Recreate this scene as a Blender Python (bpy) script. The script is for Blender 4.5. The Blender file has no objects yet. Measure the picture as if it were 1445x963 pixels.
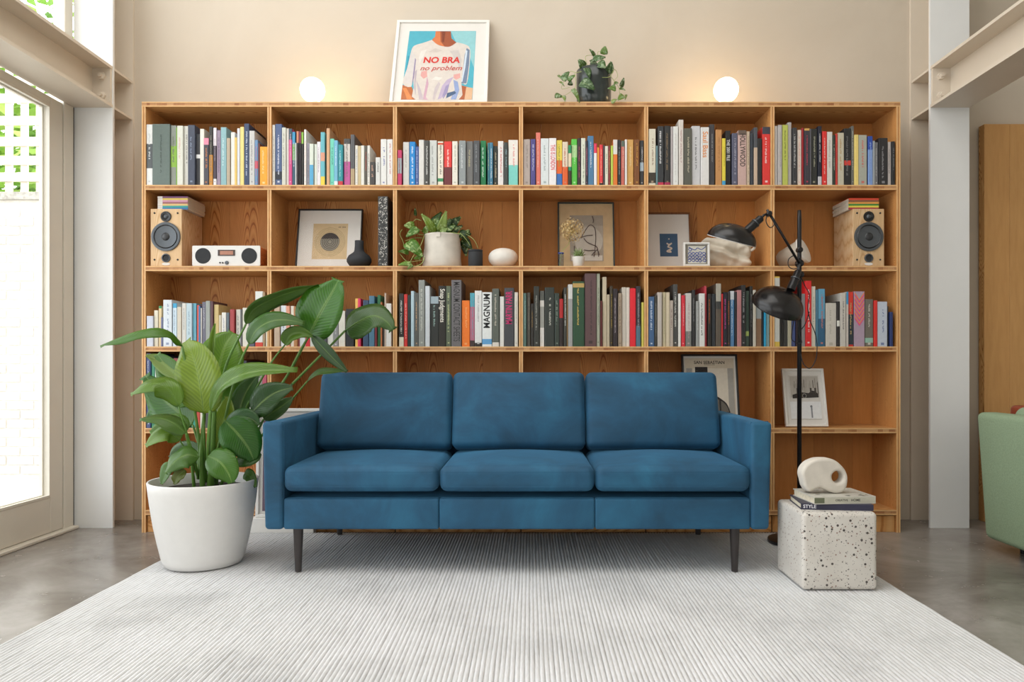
import bpy, bmesh, math, random
from mathutils import Vector, Matrix, noise as mnoise
random.seed(7)
PI = math.pi
SC = bpy.context.scene
COL = SC.collection

# ------------------------------------------------------------------ camera
# image frame 1445 x 963; vanishing point of the room axis at (748, 515)
F, UX, VY, CAMD, CAMH = 1030.0, 748.0, 515.0, 3.90, 0.8975
cam_d = bpy.data.cameras.new('camera'); cam = bpy.data.objects.new('camera', cam_d); COL.objects.link(cam)
cam.location = (0, -CAMD, CAMH); cam.rotation_euler = (PI/2, 0, 0)
cam_d.sensor_width = 36; cam_d.lens = F/1445*36; cam_d.clip_start = .05
cam_d.shift_x = -(UX-722.5)/1445; cam_d.shift_y = (VY-481.5)/1445
SC.camera = cam
# ------------------------------------------------------------------ world and light
SC.view_settings.view_transform = 'Standard'; SC.view_settings.look = 'None'
SC.view_settings.exposure = -0.28; SC.view_settings.gamma = 1.0; SC.view_settings.use_curve_mapping = False
w = bpy.data.worlds.new('sky'); SC.world = w; w.use_nodes = True
bgn = w.node_tree.nodes['Background']; bgn.inputs[0].default_value = (.93, .97, 1, 1); bgn.inputs[1].default_value = 4.5
def area(name, loc, rot, sx, sy, power, col):
    l = bpy.data.lights.new(name, 'AREA'); l.shape = 'RECTANGLE'; l.size = sx; l.size_y = sy; l.energy = power; l.color = col
    o = bpy.data.objects.new(name, l); COL.objects.link(o); o.location = loc; o.rotation_euler = rot
    return o
po = area('daylight_garden_glazing', (-2.60, -2.55, 2.15), (0, -PI/2, 0), 4.3, 5.4, 10, (1, 1, 1)); po.data.cycles.is_portal = True   # guides the sky light coming in through the doors
area('daylight_rooflight', (-.5, -2.0, 4.25), (0, 0, 0), 3.6, 2.6, 95, (1, .985, .96))
area('daylight_street_window', (.3, -6.7, 2.0), (PI/2, 0, 0), 4.6, 2.6, 45, (1, .97, .93))

# ------------------------------------------------------------------ helpers
def P(u, v, d):  # picture point + distance along the room axis -> world point
    return Vector(((u-UX)/F*d, d-CAMD, CAMH+(VY-v)/F*d))
S0 = F/CAMD
def bx(u): return (u-UX)/S0          # on the bookcase front plane
def bz(v): return CAMH+(VY-v)/S0
def lin(h):
    h = h.lstrip('#'); c = [int(h[i:i+2], 16)/255 for i in (0, 2, 4)]
    return tuple((x/12.92 if x <= .04045 else ((x+.055)/1.055)**2.4) for x in c)+(1.0,)
def tag(o, label, cat, group=None, kind=None):
    if label: o['label'] = label
    if cat: o['category'] = cat
    if group: o['group'] = group
    if kind: o['kind'] = kind
    return o
def thing(name, label, cat, loc, rot=(0, 0, 0), group=None, kind=None):
    o = bpy.data.objects.new(name, None); COL.objects.link(o); o.location = loc; o.rotation_euler = rot
    o.empty_display_size = .05
    return tag(o, label, cat, group, kind)
class MB:
    def __init__(s, org=(0, 0, 0)):
        s.v = []; s.f = []; s.m = []; s.c = []; s.o = Vector(org); s.anyc = False
    def av(s, p): s.v.append(tuple(Vector(p)-s.o)); return len(s.v)-1
    def face(s, idx, mi=0, col=None):
        s.f.append(tuple(idx)); s.m.append(mi); s.c.append(col or (1, 1, 1, 1)); s.anyc |= col is not None
    def poly(s, pts, mi=0, col=None): s.face([s.av(p) for p in pts], mi, col)
    def box(s, x0, x1, y0, y1, z0, z1, mi=0, col=None, M=None):
        ps = [(x, y, z) for z in (z0, z1) for y in (y0, y1) for x in (x0, x1)]
        if M: ps = [M @ Vector(p) for p in ps]
        b = [s.av(p) for p in ps]
        for q in ((0, 2, 3, 1), (4, 5, 7, 6), (0, 1, 5, 4), (2, 6, 7, 3), (0, 4, 6, 2), (1, 3, 7, 5)):
            s.face([b[i] for i in q], mi, col)
    def lathe(s, prof, n=32, c=(0, 0, 0), M=None, mi=0, col=None, capb=True, capt=True, sx=1, sy=1):
        c = Vector(c); rings = []
        for r, z in prof:
            ring = []
            for i in range(n):
                a = 2*PI*i/n; p = Vector((r*sx*math.cos(a), r*sy*math.sin(a), z))
                if M: p = M @ p
                ring.append(s.av(c+p))
            rings.append(ring)
        for a, b in zip(rings, rings[1:]):
            for i in range(n): s.face((a[i], a[(i+1) % n], b[(i+1) % n], b[i]), mi, col)
        if capb: s.face(rings[0][::-1], mi, col)
        if capt: s.face(rings[-1], mi, col)
    def tube(s, pts, r, n=8, mi=0, col=None, closed=False):
        pts = [Vector(p) for p in pts]; N = len(pts); rings = []
        rr = r if isinstance(r, (list, tuple)) else [r]*N
        up = None
        for i, p in enumerate(pts):
            t = (pts[(i+1) % N]-pts[i-1]) if closed else (pts[min(i+1, N-1)]-pts[max(i-1, 0)])
            if t.length < 1e-9: t = Vector((0, 0, 1))
            t.normalize()
            if up is None:
                up = Vector((0, 0, 1)) if abs(t.z) < .9 else Vector((1, 0, 0))
            a = (up-t*up.dot(t)).normalized(); b = t.cross(a); up = a
            rings.append([s.av(p+(a*math.cos(2*PI*k/n)+b*math.sin(2*PI*k/n))*rr[i]) for k in range(n)])
        for i in range(N if closed else N-1):
            a, b = rings[i], rings[(i+1) % N]
            for k in range(n): s.face((a[k], a[(k+1) % n], b[(k+1) % n], b[k]), mi, col)
        if not closed: s.face(rings[0][::-1], mi, col); s.face(rings[-1], mi, col)
    def rbox(s, cx, cy, cz, sx, sy, sz, r, n=3, seg=5, crown=0, mi=0, col=None, M=None, fn=None):
        h = Vector((sx/2, sy/2, sz/2)); r = min(r, h.x*.99, h.y*.99, h.z*.99)
        def ax(H):
            a = [-H+r*(1-math.cos(PI/2*i/n)) if False else -H+r*i/n for i in range(n+1)]
            m = [-(H-r)+2*(H-r)*i/seg for i in range(1, seg)]
            return a+m+[-x for x in a[::-1]]
        A = [ax(h[i]) for i in range(3)]; cache = {}
        def pt(p):
            k = tuple(round(x, 6) for x in p)
            if k in cache: return cache[k]
            p = Vector(p); q = Vector([max(-(h[i]-r), min(h[i]-r, p[i])) for i in range(3)]); dv = p-q
            if dv.length > 1e-9: dv = dv.normalized()*r
            o = q+dv
            if crown: o.z += crown*(1 if o.z > 0 else -.25)*max(0, 1-(o.x/h.x)**2)*max(0, 1-(o.y/h.y)**2)
            if fn: o = fn(o, h)
            if M: o = M @ o
            cache[k] = s.av(o+Vector((cx, cy, cz))); return cache[k]
        for d in range(3):
            i, j = [(1, 2), (2, 0), (0, 1)][d]
            for sg in (-1, 1):
                for a0, a1 in zip(A[i], A[i][1:]):
                    for b0, b1 in zip(A[j], A[j][1:]):
                        q = []
                        for a, b in ((a0, b0), (a1, b0), (a1, b1), (a0, b1)):
                            p = [0, 0, 0]; p[d] = sg*h[d]; p[i] = a; p[j] = b; q.append(pt(p))
                        s.face(q if sg > 0 else q[::-1], mi, col)
    def mesh(s, name, mats, smooth=False):
        me = bpy.data.meshes.new(name); me.from_pydata(s.v, [], s.f); me.update()
        for m in (mats if isinstance(mats, (list, tuple)) else [mats]): me.materials.append(m)
        me.polygons.foreach_set('material_index', s.m)
        if smooth: me.polygons.foreach_set('use_smooth', [True]*len(s.f))
        if s.anyc:
            ca = me.color_attributes.new('Col', 'FLOAT_COLOR', 'CORNER'); d = []
            for p in me.polygons: d += list(s.c[p.index])*p.loop_total
            ca.data.foreach_set('color', d)
        return me
    def build(s, name, mats, parent=None, smooth=False, bevel=0, seg=2, angle=40, sub=0):
        o = bpy.data.objects.new(name, s.mesh(name, mats, smooth)); COL.objects.link(o); o.parent = parent
        if smooth and smooth != 'all':
            try: o.data.set_sharp_from_angle(angle=math.radians(angle))
            except Exception: pass
        if bevel:
            m = o.modifiers.new('bevel', 'BEVEL'); m.width = bevel; m.segments = seg; m.limit_method = 'ANGLE'; m.angle_limit = math.radians(35)
        if sub:
            m = o.modifiers.new('sub', 'SUBSURF'); m.levels = sub; m.render_levels = sub
        return o
def dup(o, parent, loc=None, name=None):
    c = o.copy(); COL.objects.link(c); c.parent = parent
    if loc is not None: c.location = loc
    return c
_fonts = {}
def text_mesh(txt, h, col, maxw=None, shear=0, bold=0, depth=.0004):
    """lettering as a mesh: x to the right, y up, centred; cap height about h"""
    c = bpy.data.curves.new('t', 'FONT'); c.body = txt; c.size = h/.69; c.align_x = 'CENTER'; c.align_y = 'CENTER'
    c.shear = shear; c.offset = bold*h; c.resolution_u = 3; c.fill_mode = 'BOTH'
    o = bpy.data.objects.new('t', c); COL.objects.link(o)
    dg = bpy.context.evaluated_depsgraph_get(); dg.update()
    me = bpy.data.meshes.new_from_object(o.evaluated_get(dg)); bpy.data.objects.remove(o); bpy.data.curves.remove(c)
    xs = [v.co.x for v in me.vertices] or [0]; wd = max(xs)-min(xs)
    k = min(1, maxw/wd) if maxw and wd > 0 else 1
    m = MB()
    m.v = [(v.co.x*k, v.co.y, 0) for v in me.vertices]
    for p in me.polygons: m.f.append(tuple(p.vertices)); m.m.append(0); m.c.append(col)
    m.anyc = True; bpy.data.meshes.remove(me)
    return m
def add_text(m, txt, h, col, loc, ex, ey, maxw=None, shear=0, bold=0):
    """append lettering to builder m, laid on the plane spanned by ex, ey"""
    t = text_mesh(txt, h, col, maxw, shear, bold); b = len(m.v); loc = Vector(loc); ex = Vector(ex); ey = Vector(ey)
    m.v += [tuple(loc+ex*p[0]+ey*p[1]-m.o) for p in t.v]
    for f in t.f: m.f.append(tuple(i+b for i in f)); m.m.append(0); m.c.append(col)
    m.anyc = True
# ------------------------------------------------------------------ materials
class NT:
    def __init__(s, name):
        s.mat = bpy.data.materials.new(name); s.mat.use_nodes = True; s.t = s.mat.node_tree; s.b = s.t.nodes['Principled BSDF']
        s.out = s.t.nodes['Material Output']
    def n(s, typ, **k):
        x = s.t.nodes.new('ShaderNode'+typ)
        for a, b in k.items():
            if isinstance(a, str) and hasattr(x, a): setattr(x, a, b)
        return x
    def l(s, a, b): s.t.links.new(a, b)
    def ramp(s, fac, stops):
        r = s.n('ValToRGB'); e = r.color_ramp.elements
        while len(e) < len(stops): e.new(.5)
        for x, (p, c) in zip(e, stops): x.position = p; x.color = c if len(c) == 4 else tuple(c)+(1,)
        s.l(fac, r.inputs[0]); return r.outputs[0]
    def coords(s, scale=(1, 1, 1), rnd=0):
        tc = s.n('TexCoord'); v = tc.outputs['Object']
        if rnd:
            oi = s.n('ObjectInfo'); mu = s.n('Math', operation='MULTIPLY'); s.l(oi.outputs['Random'], mu.inputs[0]); mu.inputs[1].default_value = rnd
            ad = s.n('VectorMath', operation='ADD'); s.l(v, ad.inputs[0]); s.l(mu.outputs[0], ad.inputs[1]); v = ad.outputs[0]
        mp = s.n('Mapping'); mp.inputs['Scale'].default_value = scale; s.l(v, mp.inputs[0]); return mp.outputs[0]
    def noise(s, vec, scale, detail=3, rough=.5, dist=0):
        x = s.n('TexNoise'); s.l(vec, x.inputs['Vector']); x.inputs['Scale'].default_value = scale; x.inputs['Detail'].default_value = detail
        x.inputs['Roughness'].default_value = rough; x.inputs['Distortion'].default_value = dist; return x.outputs['Fac']
    def mix(s, fac, a, b, mode='MIX'):
        x = s.n('Mix', data_type='RGBA', blend_type=mode)
        for i, q in ((0, fac), (6, a), (7, b)):
            if hasattr(q, 'is_linked'): s.l(q, x.inputs[i])
            else: x.inputs[i].default_value = q
        return x.outputs[2]
    def bump(s, h, strength=.3, dist=.002):
        x = s.n('Bump'); x.inputs['Strength'].default_value = strength; x.inputs['Distance'].default_value = dist; s.l(h, x.inputs['Height']); s.l(x.outputs[0], s.b.inputs['Normal'])
    def set(s, **k):
        for a, b in k.items(): s.b.inputs[a.replace('_', ' ')].default_value = b
        return s
def plain(name, hexc, rough=.6, metal=0, var=.06, scale=30, bump=0, spec=.5):
    t = NT(name); c = lin(hexc); v = t.coords(); f = t.noise(v, scale, 3)
    d = tuple(x*(1-var) for x in c[:3])+(1,); e = tuple(min(1, x*(1+var)) for x in c[:3])+(1,)
    t.l(t.ramp(f, [(.3, d), (.7, e)]), t.b.inputs['Base Color']); t.set(Roughness=rough, Metallic=metal); t.b.inputs['Specular IOR Level'].default_value = spec
    if bump: t.bump(f, bump, .002)
    return t.mat
def wood(name, dark, mid, light, axis='z', rough=.55, knots=True, k=220.0, zc=1.5, N=8.0, off=.12, tone=.16):
    """flat-sawn softwood: parabolic growth-ring figure along the grain axis, tone and figure differ from board to board"""
    t = NT(name); tc = t.n('TexCoord'); oi = t.n('ObjectInfo'); rn = oi.outputs['Random']
    sp = t.n('SeparateXYZ'); t.l(tc.outputs['Object'], sp.inputs[0])
    ac, al = {'z': (0, 2), 'x': (1, 0), 'y': (0, 1)}[axis]
    def mt(op, a, b, c=None):
        x = t.n('Math', operation=op)
        for i, q in enumerate((a, b, c)):
            if q is None: continue
            if hasattr(q, 'is_linked'): t.l(q, x.inputs[i])
            else: x.inputs[i].default_value = q
        return x.outputs[0]
    r2 = mt('FRACT', mt('MULTIPLY', rn, 17.31), 0)
    v = t.coords({'z': (9, 9, 1.1), 'x': (1.1, 9, 9), 'y': (9, 1.1, 9)}[axis], rnd=37.0)
    n1 = t.noise(v, 1.0, 2, .5)
    x = mt('ADD', sp.outputs[ac], mt('MULTIPLY', mt('SUBTRACT', r2, .5), off)); x = mt('ADD', x, mt('MULTIPLY', mt('SUBTRACT', n1, .5), .035))
    g = mt('ADD', mt('MULTIPLY', mt('MULTIPLY', x, x), k), mt('MULTIPLY', mt('ADD', sp.outputs[al], mt('MULTIPLY', rn, 9.0)), zc)); g = mt('ADD', g, mt('MULTIPLY', n1, .5))
    rg = mt('MULTIPLY_ADD', mt('SINE', mt('MULTIPLY', g, N*6.2832), 0), .5, .5)
    base = t.ramp(rg, [(0.0, lin(light)), (.55, lin(mid)), (.86, lin(mid)), (1.0, lin(dark))])
    f2 = t.noise(v, 6.0, 4, .6); fine = t.ramp(f2, [(.3, (.80, .74, .66)), (.65, (1, 1, 1))])
    c = t.mix(.5, base, fine, 'MULTIPLY')
    rv = t.ramp(rn, [(0, (1-tone, 1-tone*1.25, 1-tone*1.5)), (.5, (1, 1, 1)), (1, (1, 1-tone*.35, 1-tone*.8))])
    c = t.mix(1.0, c, rv, 'MULTIPLY')
    if knots:
        vo = t.n('TexVoronoi'); m = t.coords((2.4, 2.4, 1.5) if axis == 'z' else (1.5, 2.4, 2.4), rnd=37.0); t.l(m, vo.inputs['Vector']); vo.inputs['Scale'].default_value = 1.15
        kk = t.ramp(vo.outputs['Distance'], [(.02, (1, 1, 1)), (.045, (0, 0, 0))])
        c = t.mix(kk, c, lin('5a2c12'))
    t.l(c, t.b.inputs['Base Color']); t.set(Roughness=rough); t.b.inputs['Specular IOR Level'].default_value = .35
    t.bump(f2, .1, .001)
    return t.mat
M = {}
M['larch_v'] = wood('larch_upright', 'b0723a', 'd09658', 'dca86e', 'z')
M['larch_h'] = wood('larch_board', 'b0743c', 'cf985c', 'dba970', 'x', off=.2)
M['larch_back'] = wood('larch_back', '9a5824', 'c88848', 'd29856', 'z', off=.34)
M['larch_panel'] = wood('larch_panel', '9a6430', 'cc9a5c', 'd9b078', 'z', off=.2)
def endgrain(name, sx):
    t = NT(name); v = t.coords(sx, rnd=11.0)
    vo = t.n('TexVoronoi', voronoi_dimensions='1D'); sp = t.n('SeparateXYZ'); t.l(v, sp.inputs[0]); su = t.n('Math', operation='ADD'); t.l(sp.outputs[0], su.inputs[0]); t.l(sp.outputs[2], su.inputs[1])
    t.l(su.outputs[0], vo.inputs['W']); vo.inputs['Scale'].default_value = 1.0
    c = t.ramp(vo.outputs['Color'], [(0, lin('9c6238')), (.5, lin('c08c5c')), (1, lin('d6a878'))])
    f = t.noise(v, 6, 3); c = t.mix(.5, c, t.ramp(f, [(.3, (.6, .55, .5)), (.7, (1, 1, 1))]), 'MULTIPLY')
    t.l(c, t.b.inputs['Base Color']); t.set(Roughness=.65); return t.mat
M['edge_h'] = endgrain('larch_end_grain', (34, 0, 0))
M['edge_v'] = plain('larch_core_edge', 'b98450', .65, var=.25, scale=9)
M['edge_light'] = plain('larch_face_edge', 'dcb07a', .6, var=.10, scale=25)
def printed(name, rough=.5):
    t = NT(name); a = t.n('VertexColor', layer_name='Col'); f = t.noise(t.coords(), 60, 3)
    c = t.mix(.22, a.outputs[0], t.ramp(f, [(.35, (.72, .72, .72)), (.65, (1, 1, 1))]), 'MULTIPLY')
    t.l(c, t.b.inputs['Base Color']); t.set(Roughness=rough); return t.mat
M['print'] = printed('printed_paper', .45); M['print_matt'] = printed('printed_matt', .8)
M['pages'] = plain('book_pages', 'd9cfb8', .85, var=.12, scale=120)
def wallm(name, a, b, sc=1.2):
    t = NT(name); v = t.coords(); f = t.noise(v, sc, 6, .6, .4); g = t.noise(v, 14, 4)
    c = t.ramp(f, [(.3, lin(a)), (.7, lin(b))]); t.l(c, t.b.inputs['Base Color']); t.set(Roughness=.85); t.b.inputs['Specular IOR Level'].default_value = .2; t.bump(g, .08, .004); return t.mat
M['wall'] = wallm('limewash_plaster', 'c6baa9', 'd0c5b5')
M['wall_white'] = wallm('white_plaster', 'dcd8d0', 'e6e2da')
M['ceiling'] = wallm('ceiling_paint', 'e2ded6', 'eae6de')
M['steel'] = plain('painted_steel', 'd6cbbb', .45, var=.02, scale=6)  # cream-white paint with the tan of bounced light put into its colour
M['steel_white'] = plain('white_painted_steel', 'e4e5e4', .4, var=.015, scale=6)  # same paint, daylight on the column fronts put into its colour
M['door_paint'] = plain('door_paint', 'd8d2c4', .45, var=.02, scale=6)
M['rubber'] = plain('black_rubber', '26211f', .7)
def concrete():
    t = NT('polished_concrete'); v = t.coords(); f = t.noise(v, 1.6, 7, .62, .8); g = t.noise(v, 7, 6, .65, .5)
    c = t.ramp(f, [(.28, lin('665f57')), (.5, lin('8a847d')), (.72, lin('aaa59f'))])
    c = t.mix(.55, c, t.ramp(g, [(.3, (.62, .60, .57)), (.65, (1, 1, 1))]), 'MULTIPLY')
    t.l(c, t.b.inputs['Base Color']); t.l(t.ramp(g, [(.3, (.30, .30, .30)), (.7, (.14, .14, .14))]), t.b.inputs['Roughness']); t.bump(g, .05, .002); return t.mat
M['concrete'] = concrete()
def rugm():
    t = NT('ribbed_wool'); v = t.coords(); f = t.noise(v, 2.2, 4, .6, .3); g = t.noise(t.coords((160, 25, 1)), 1.0, 3)
    c = t.ramp(f, [(.30, lin('c4c4c4')), (.5, lin('d7d7d7')), (.7, lin('dfdfe0'))])
    c = t.mix(.35, c, t.ramp(g, [(.3, (.7, .69, .67)), (.6, (1, 1, 1))]), 'MULTIPLY')
    t.l(c, t.b.inputs['Base Color']); t.set(Roughness=.9); t.b.inputs['Sheen Weight'].default_value = .15; t.bump(g, .4, .003); return t.mat
M['rug'] = rugm()
def velvet():
    t = NT('blue_velvet'); v = t.coords(); f = t.noise(v, 3.2, 5, .62, .6); g = t.noise(v, 90, 2); q = t.noise(v, 17, 4, .6)
    c = t.ramp(f, [(.3, lin('143f58')), (.5, lin('1b506f')), (.72, lin('256585'))])
    c = t.mix(.25, c, t.ramp(q, [(.3, (.7, .72, .75)), (.7, (1, 1, 1))]), 'MULTIPLY')
    t.l(c, t.b.inputs['Base Color']); t.set(Roughness=.75); t.b.inputs['Sheen Weight'].default_value = .55; t.b.inputs['Sheen Roughness'].default_value = .35
    t.b.inputs['Sheen Tint'].default_value = lin('5f9cc4'); t.bump(g, .12, .001); return t.mat
M['velvet'] = velvet()
def terrazzo():
    t = NT('terrazzo'); v = t.coords(); c = lin('d6d1c8')
    col = t.ramp(t.noise(v, 8, 3), [(.3, lin('cfc9c0')), (.7, lin('dbd7cf'))])
    for s, th, hx in ((46, .20, '4a4440'), (75, .17, '5f5a55'), (62, .16, '8c6f62'), (140, .2, '8b8680')):
        nz = t.n('VectorMath', operation='ADD'); t.l(v, nz.inputs[0]); nz.inputs[1].default_value = (s*.13, s*.7, s*.31)
        vo = t.n('TexVoronoi'); t.l(nz.outputs[0], vo.inputs['Vector']); vo.inputs['Scale'].default_value = s
        sp = t.n('SeparateColor'); t.l(vo.outputs['Color'], sp.inputs[0])
        k = t.ramp(sp.outputs[0], [(.50, (0, 0, 0)), (.52, (1, 1, 1))])
        r = t.ramp(vo.outputs['Distance'], [(th, (1, 1, 1)), (th+.05, (0, 0, 0))])
        kk = t.mix(1.0, k, r, 'MULTIPLY'); col = t.mix(kk, col, lin(hx))
    t.l(col, t.b.inputs['Base Color']); t.set(Roughness=.42); return t.mat
M['terrazzo'] = terrazzo()
def leafm(name, trans=.25, varieg=None):
    t = NT(name); oi = t.n('ObjectInfo'); uv = t.n('UVMap'); sp = t.n('SeparateXYZ'); t.l(uv.outputs[0], sp.inputs[0])
    ab = t.n('Math', operation='ABSOLUTE'); t.l(sp.outputs[0], ab.inputs[0])
    a = t.n('Math', operation='MULTIPLY_ADD'); t.l(ab.outputs[0], a.inputs[0]); a.inputs[1].default_value = -.28; t.l(sp.outputs[1], a.inputs[2])
    m = t.n('Math', operation='MULTIPLY'); t.l(a.outputs[0], m.inputs[0]); m.inputs[1].default_value = 120
    si = t.n('Math', operation='SINE'); t.l(m.outputs[0], si.inputs[0])
    k = t.n('Math', operation='MULTIPLY_ADD'); t.l(si.outputs[0], k.inputs[0]); k.inputs[1].default_value = .5; k.inputs[2].default_value = .5
    vein = t.ramp(k.outputs[0], [(0, (.66, .72, .62)), (1, (1, 1, 1))])
    c = t.mix(.8, t.mix(1.0, oi.outputs['Color'], (.70, .67, .42, 1), 'MULTIPLY'), vein, 'MULTIPLY')
    f = t.noise(t.coords((1, 1, 1), rnd=9), 9, 3); c = t.mix(.5, c, t.ramp(f, [(.3, (.68, .74, .62)), (.7, (1, 1, 1))]), 'MULTIPLY')
    if varieg:
        g = t.noise(t.coords((1, 1, 1), rnd=5), 55, 4, .6, .5); c = t.mix(t.ramp(g, [(.52, (0, 0, 0)), (.62, (.8, .8, .8))]), c, lin(varieg))
    rim = t.ramp(ab.outputs[0], [(.03, (1, 1, 1)), (.09, (0, 0, 0))]); c = t.mix(rim, c, t.mix(.25, c, lin('b9d07a')))
    t.l(c, t.b.inputs['Base Color']); t.set(Roughness=.29); t.bump(k.outputs[0], .25, .002)
    tr = t.n('BsdfTranslucent'); t.l(t.mix(.6, c, lin('a8c830')), tr.inputs[0]); mx = t.n('MixShader'); mx.inputs[0].default_value = trans
    t.l(t.b.outputs[0], mx.inputs[1]); t.l(tr.outputs[0], mx.inputs[2]); t.l(mx.outputs[0], t.out.inputs[0]); return t.mat
M['leaf'] = leafm('strelitzia_leaf', .22); M['leaf_small'] = leafm('pothos_leaf', .2, 'b9cf8a'); M['leaf_dark'] = leafm('scindapsus_leaf', .12, '9db08f')
M['stem'] = plain('green_stem', '587f30', .45, var=.2, scale=12)
M['stem_pale'] = plain('pale_green_stem', '9aa860', .5, var=.2, scale=30)
def glass(name, ior=1.45, tint=(1, 1, 1, 1), rough=.02):
    t = NT(name); tr = t.n('BsdfTransparent'); tr.inputs[0].default_value = tint; gl = t.n('BsdfGlossy'); gl.inputs['Roughness'].default_value = rough
    lw = t.n('LayerWeight'); pw = t.n('Math', operation='POWER'); t.l(lw.outputs['Facing'], pw.inputs[0]); pw.inputs[1].default_value = 4.5
    ma = t.n('Math', operation='MULTIPLY_ADD'); t.l(pw.outputs[0], ma.inputs[0]); ma.inputs[1].default_value = .55; ma.inputs[2].default_value = .35*((ior-1)/(ior+1))**2
    mx = t.n('MixShader'); t.l(ma.outputs[0], mx.inputs[0]); t.l(tr.outputs[0], mx.inputs[1]); t.l(gl.outputs[0], mx.inputs[2])
    t.l(mx.outputs[0], t.out.inputs[0]); return t.mat
M['glass'] = glass('window_glass'); M['picture_glass'] = glass('picture_glass', 1.35, rough=.03); M['vase_glass'] = glass('vase_glass', 1.5, (.86, .88, .9, 1))
M['white_plastic'] = plain('white_plastic', 'dedcd8', .42, var=.015)
M['soil'] = plain('dark_soil', '2c2119', .95, var=.4, scale=60, bump=.5)
M['black_metal'] = plain('black_metal', '17171a', .32, metal=.2, var=.1)
M['black_satin'] = plain('black_satin', '161516', .27, var=.1)
M['black_matt'] = plain('black_matt', '26282b', .75, var=.1)
M['dark_leg'] = plain('dark_metal_leg', '3b3635', .4, metal=.3, var=.1)
M['frame_white'] = plain('white_frame', 'e3e0da', .5, var=.02); M['frame_black'] = plain('black_frame', '1a1817', .45)
M['frame_teal'] = plain('dark_teal_frame', '2d3a3a', .45); M['frame_brown'] = wood('brown_frame', '5c3518', '7a4a24', '8a5a30', 'z', knots=False)
M['mat_white'] = plain('mount_board', 'dcd8d2', .85, var=.01)
M['speaker_wood'] = wood('speaker_veneer', 'cba274', 'd9b78c', 'e0c39c', 'z', .5, knots=False)
M['cone'] = plain('speaker_cone', '2a2b2d', .35, var=.1); M['cone_ring'] = plain('speaker_ring', '55595d', .4, metal=.5)
M['radio_wood'] = wood('radio_wood', '8f4a22', 'b5683a', 'c07c4c', 'y', .4, knots=False)
M['ceramic_white'] = plain('white_ceramic', 'd9d4cb', .6, var=.04, scale=25, bump=.05)
M['paper_pot'] = plain('washed_paper', 'cfc8bc', .85, var=.1, scale=14, bump=.3)
M['canvas'] = plain('cream_canvas', 'cdc3b2', .9, var=.06, scale=20, bump=.2)
M['plaster_art'] = plain('plaster_sculpture', 'd6cfc3', .75, var=.06, scale=25, bump=.12)
M['glaze_dark'] = plain('dark_glaze', '2f3634', .22, var=.35, scale=10)
M['chair_green'] = plain('sage_wool', '8fa384', .9, var=.1, scale=160, bump=.3)
M['leather'] = plain('tan_leather', '8a3f26', .45, var=.1)
M['brick'] = plain('white_brick', 'e6e2dc', .85, var=.08, scale=9, bump=.3); M['mortar'] = plain('mortar', 'd8d3ca', .95, var=.1)
M['trellis'] = plain('pale_timber', 'dcd3c4', .8, var=.1, scale=9); M['coping'] = plain('stone_coping', 'a9a59c', .9, var=.25, scale=40)
M['paving'] = plain('patio_stone', 'c9c5bd', .9, var=.1, scale=5)
def emis(name, hx, st):
    t = NT(name); e = t.n('Emission'); e.inputs[0].default_value = lin(hx); e.inputs[1].default_value = st; t.l(e.outputs[0], t.out.inputs[0]); return t.mat
M['globe'] = emis('lit_opal_glass', 'ffdfa8', 19.0)

# ------------------------------------------------------------------ the room
WY = .33   # back wall plane
def structure(name, m, mat, parent=None, **k):
    o = m.build(name, mat, parent, **k)
    if parent is None: o['kind'] = 'structure'
    return o
def single(name, mat, *boxes, **k):
    m = MB()
    for b in boxes: m.box(*b)
    return structure(name, m, mat, **k)
m = MB(); m.box(-2.62, 4.4, -6.8, WY, -.12, 0); structure('floor', m, M['concrete'])
single('wall_back', M['wall'], (-2.62, 4.4, WY, WY+.15, 0, 4.4))
single('wall_right', M['wall_white'], (4.2, 4.4, -6.8, WY, 0, 4.4))
single('wall_front', M['wall_white'], (-2.62, 4.4, -7.0, -6.8, 0, 4.4))
single('ceiling', M['ceiling'], (-2.62, 4.4, -6.8, WY, 4.3, 4.45))
CW = .2145; FT = .016; CY = .11; CD = WY-CY
def column(cx, mid):
    root = thing('steel_column', None, None, (cx, CY, 0), kind='structure')
    m = MB((cx, CY, 0)); m.box(cx-CW/2, cx+CW/2, CY, CY+FT, 0, 4.3); m.build('front_flange', M['steel_white'], root)
    m = MB((cx, CY, 0)); m.box(cx-CW/2, cx+CW/2, WY-FT, WY, 0, 4.3); m.build('rear_flange', M['steel'], root)
    m = MB((cx, CY, 0)); m.box(cx-.006, cx+.006, CY+FT, WY-FT, 0, 4.3); m.build('web', M['steel'], root)
    for z in (2.311, 2.524):
        for s in (-1, 1):
            m = MB((cx, CY, 0)); a, b = sorted((cx+s*.006, cx+s*(CW/2-.004))); m.box(a, b, CY+FT, WY-FT, z, z+.013); m.build('stiffener_plate', M['steel'], root)
    return root
def beam(cx):
    y0 = -6.78; o = (cx, CY, 2.311); root = thing('steel_beam', None, None, o, kind='structure')
    for nm, b in (('bottom_flange', (cx-CW/2, cx+CW/2, y0, CY, 2.311, 2.327)), ('top_flange', (cx-CW/2, cx+CW/2, y0, CY, 2.521, 2.537)), ('web', (cx-.006, cx+.006, y0, CY, 2.327, 2.521)),
                  ('end_plate', (cx-CW/2+.004, cx+CW/2-.004, CY-.018, CY-.001, 2.327, 2.521))):
        m = MB(o); m.box(*b); m.build(nm, M['steel'], root)
    for s in (-1, 1):
        for z in (2.37, 2.475):
            m = MB(o); m.lathe([(.021, 0), (.021, .016), (.012, .018), (.012, .03)], 6, (cx+s*.062, CY-.018, z), Matrix.Rotation(PI/2, 3, 'X')); m.build('bolt', M['steel'], root)
    return root
CXL, CXR = -2.400, 2.306
column(CXL, 0); column(CXR, 0); beam(CXL); beam(CXR)
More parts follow.
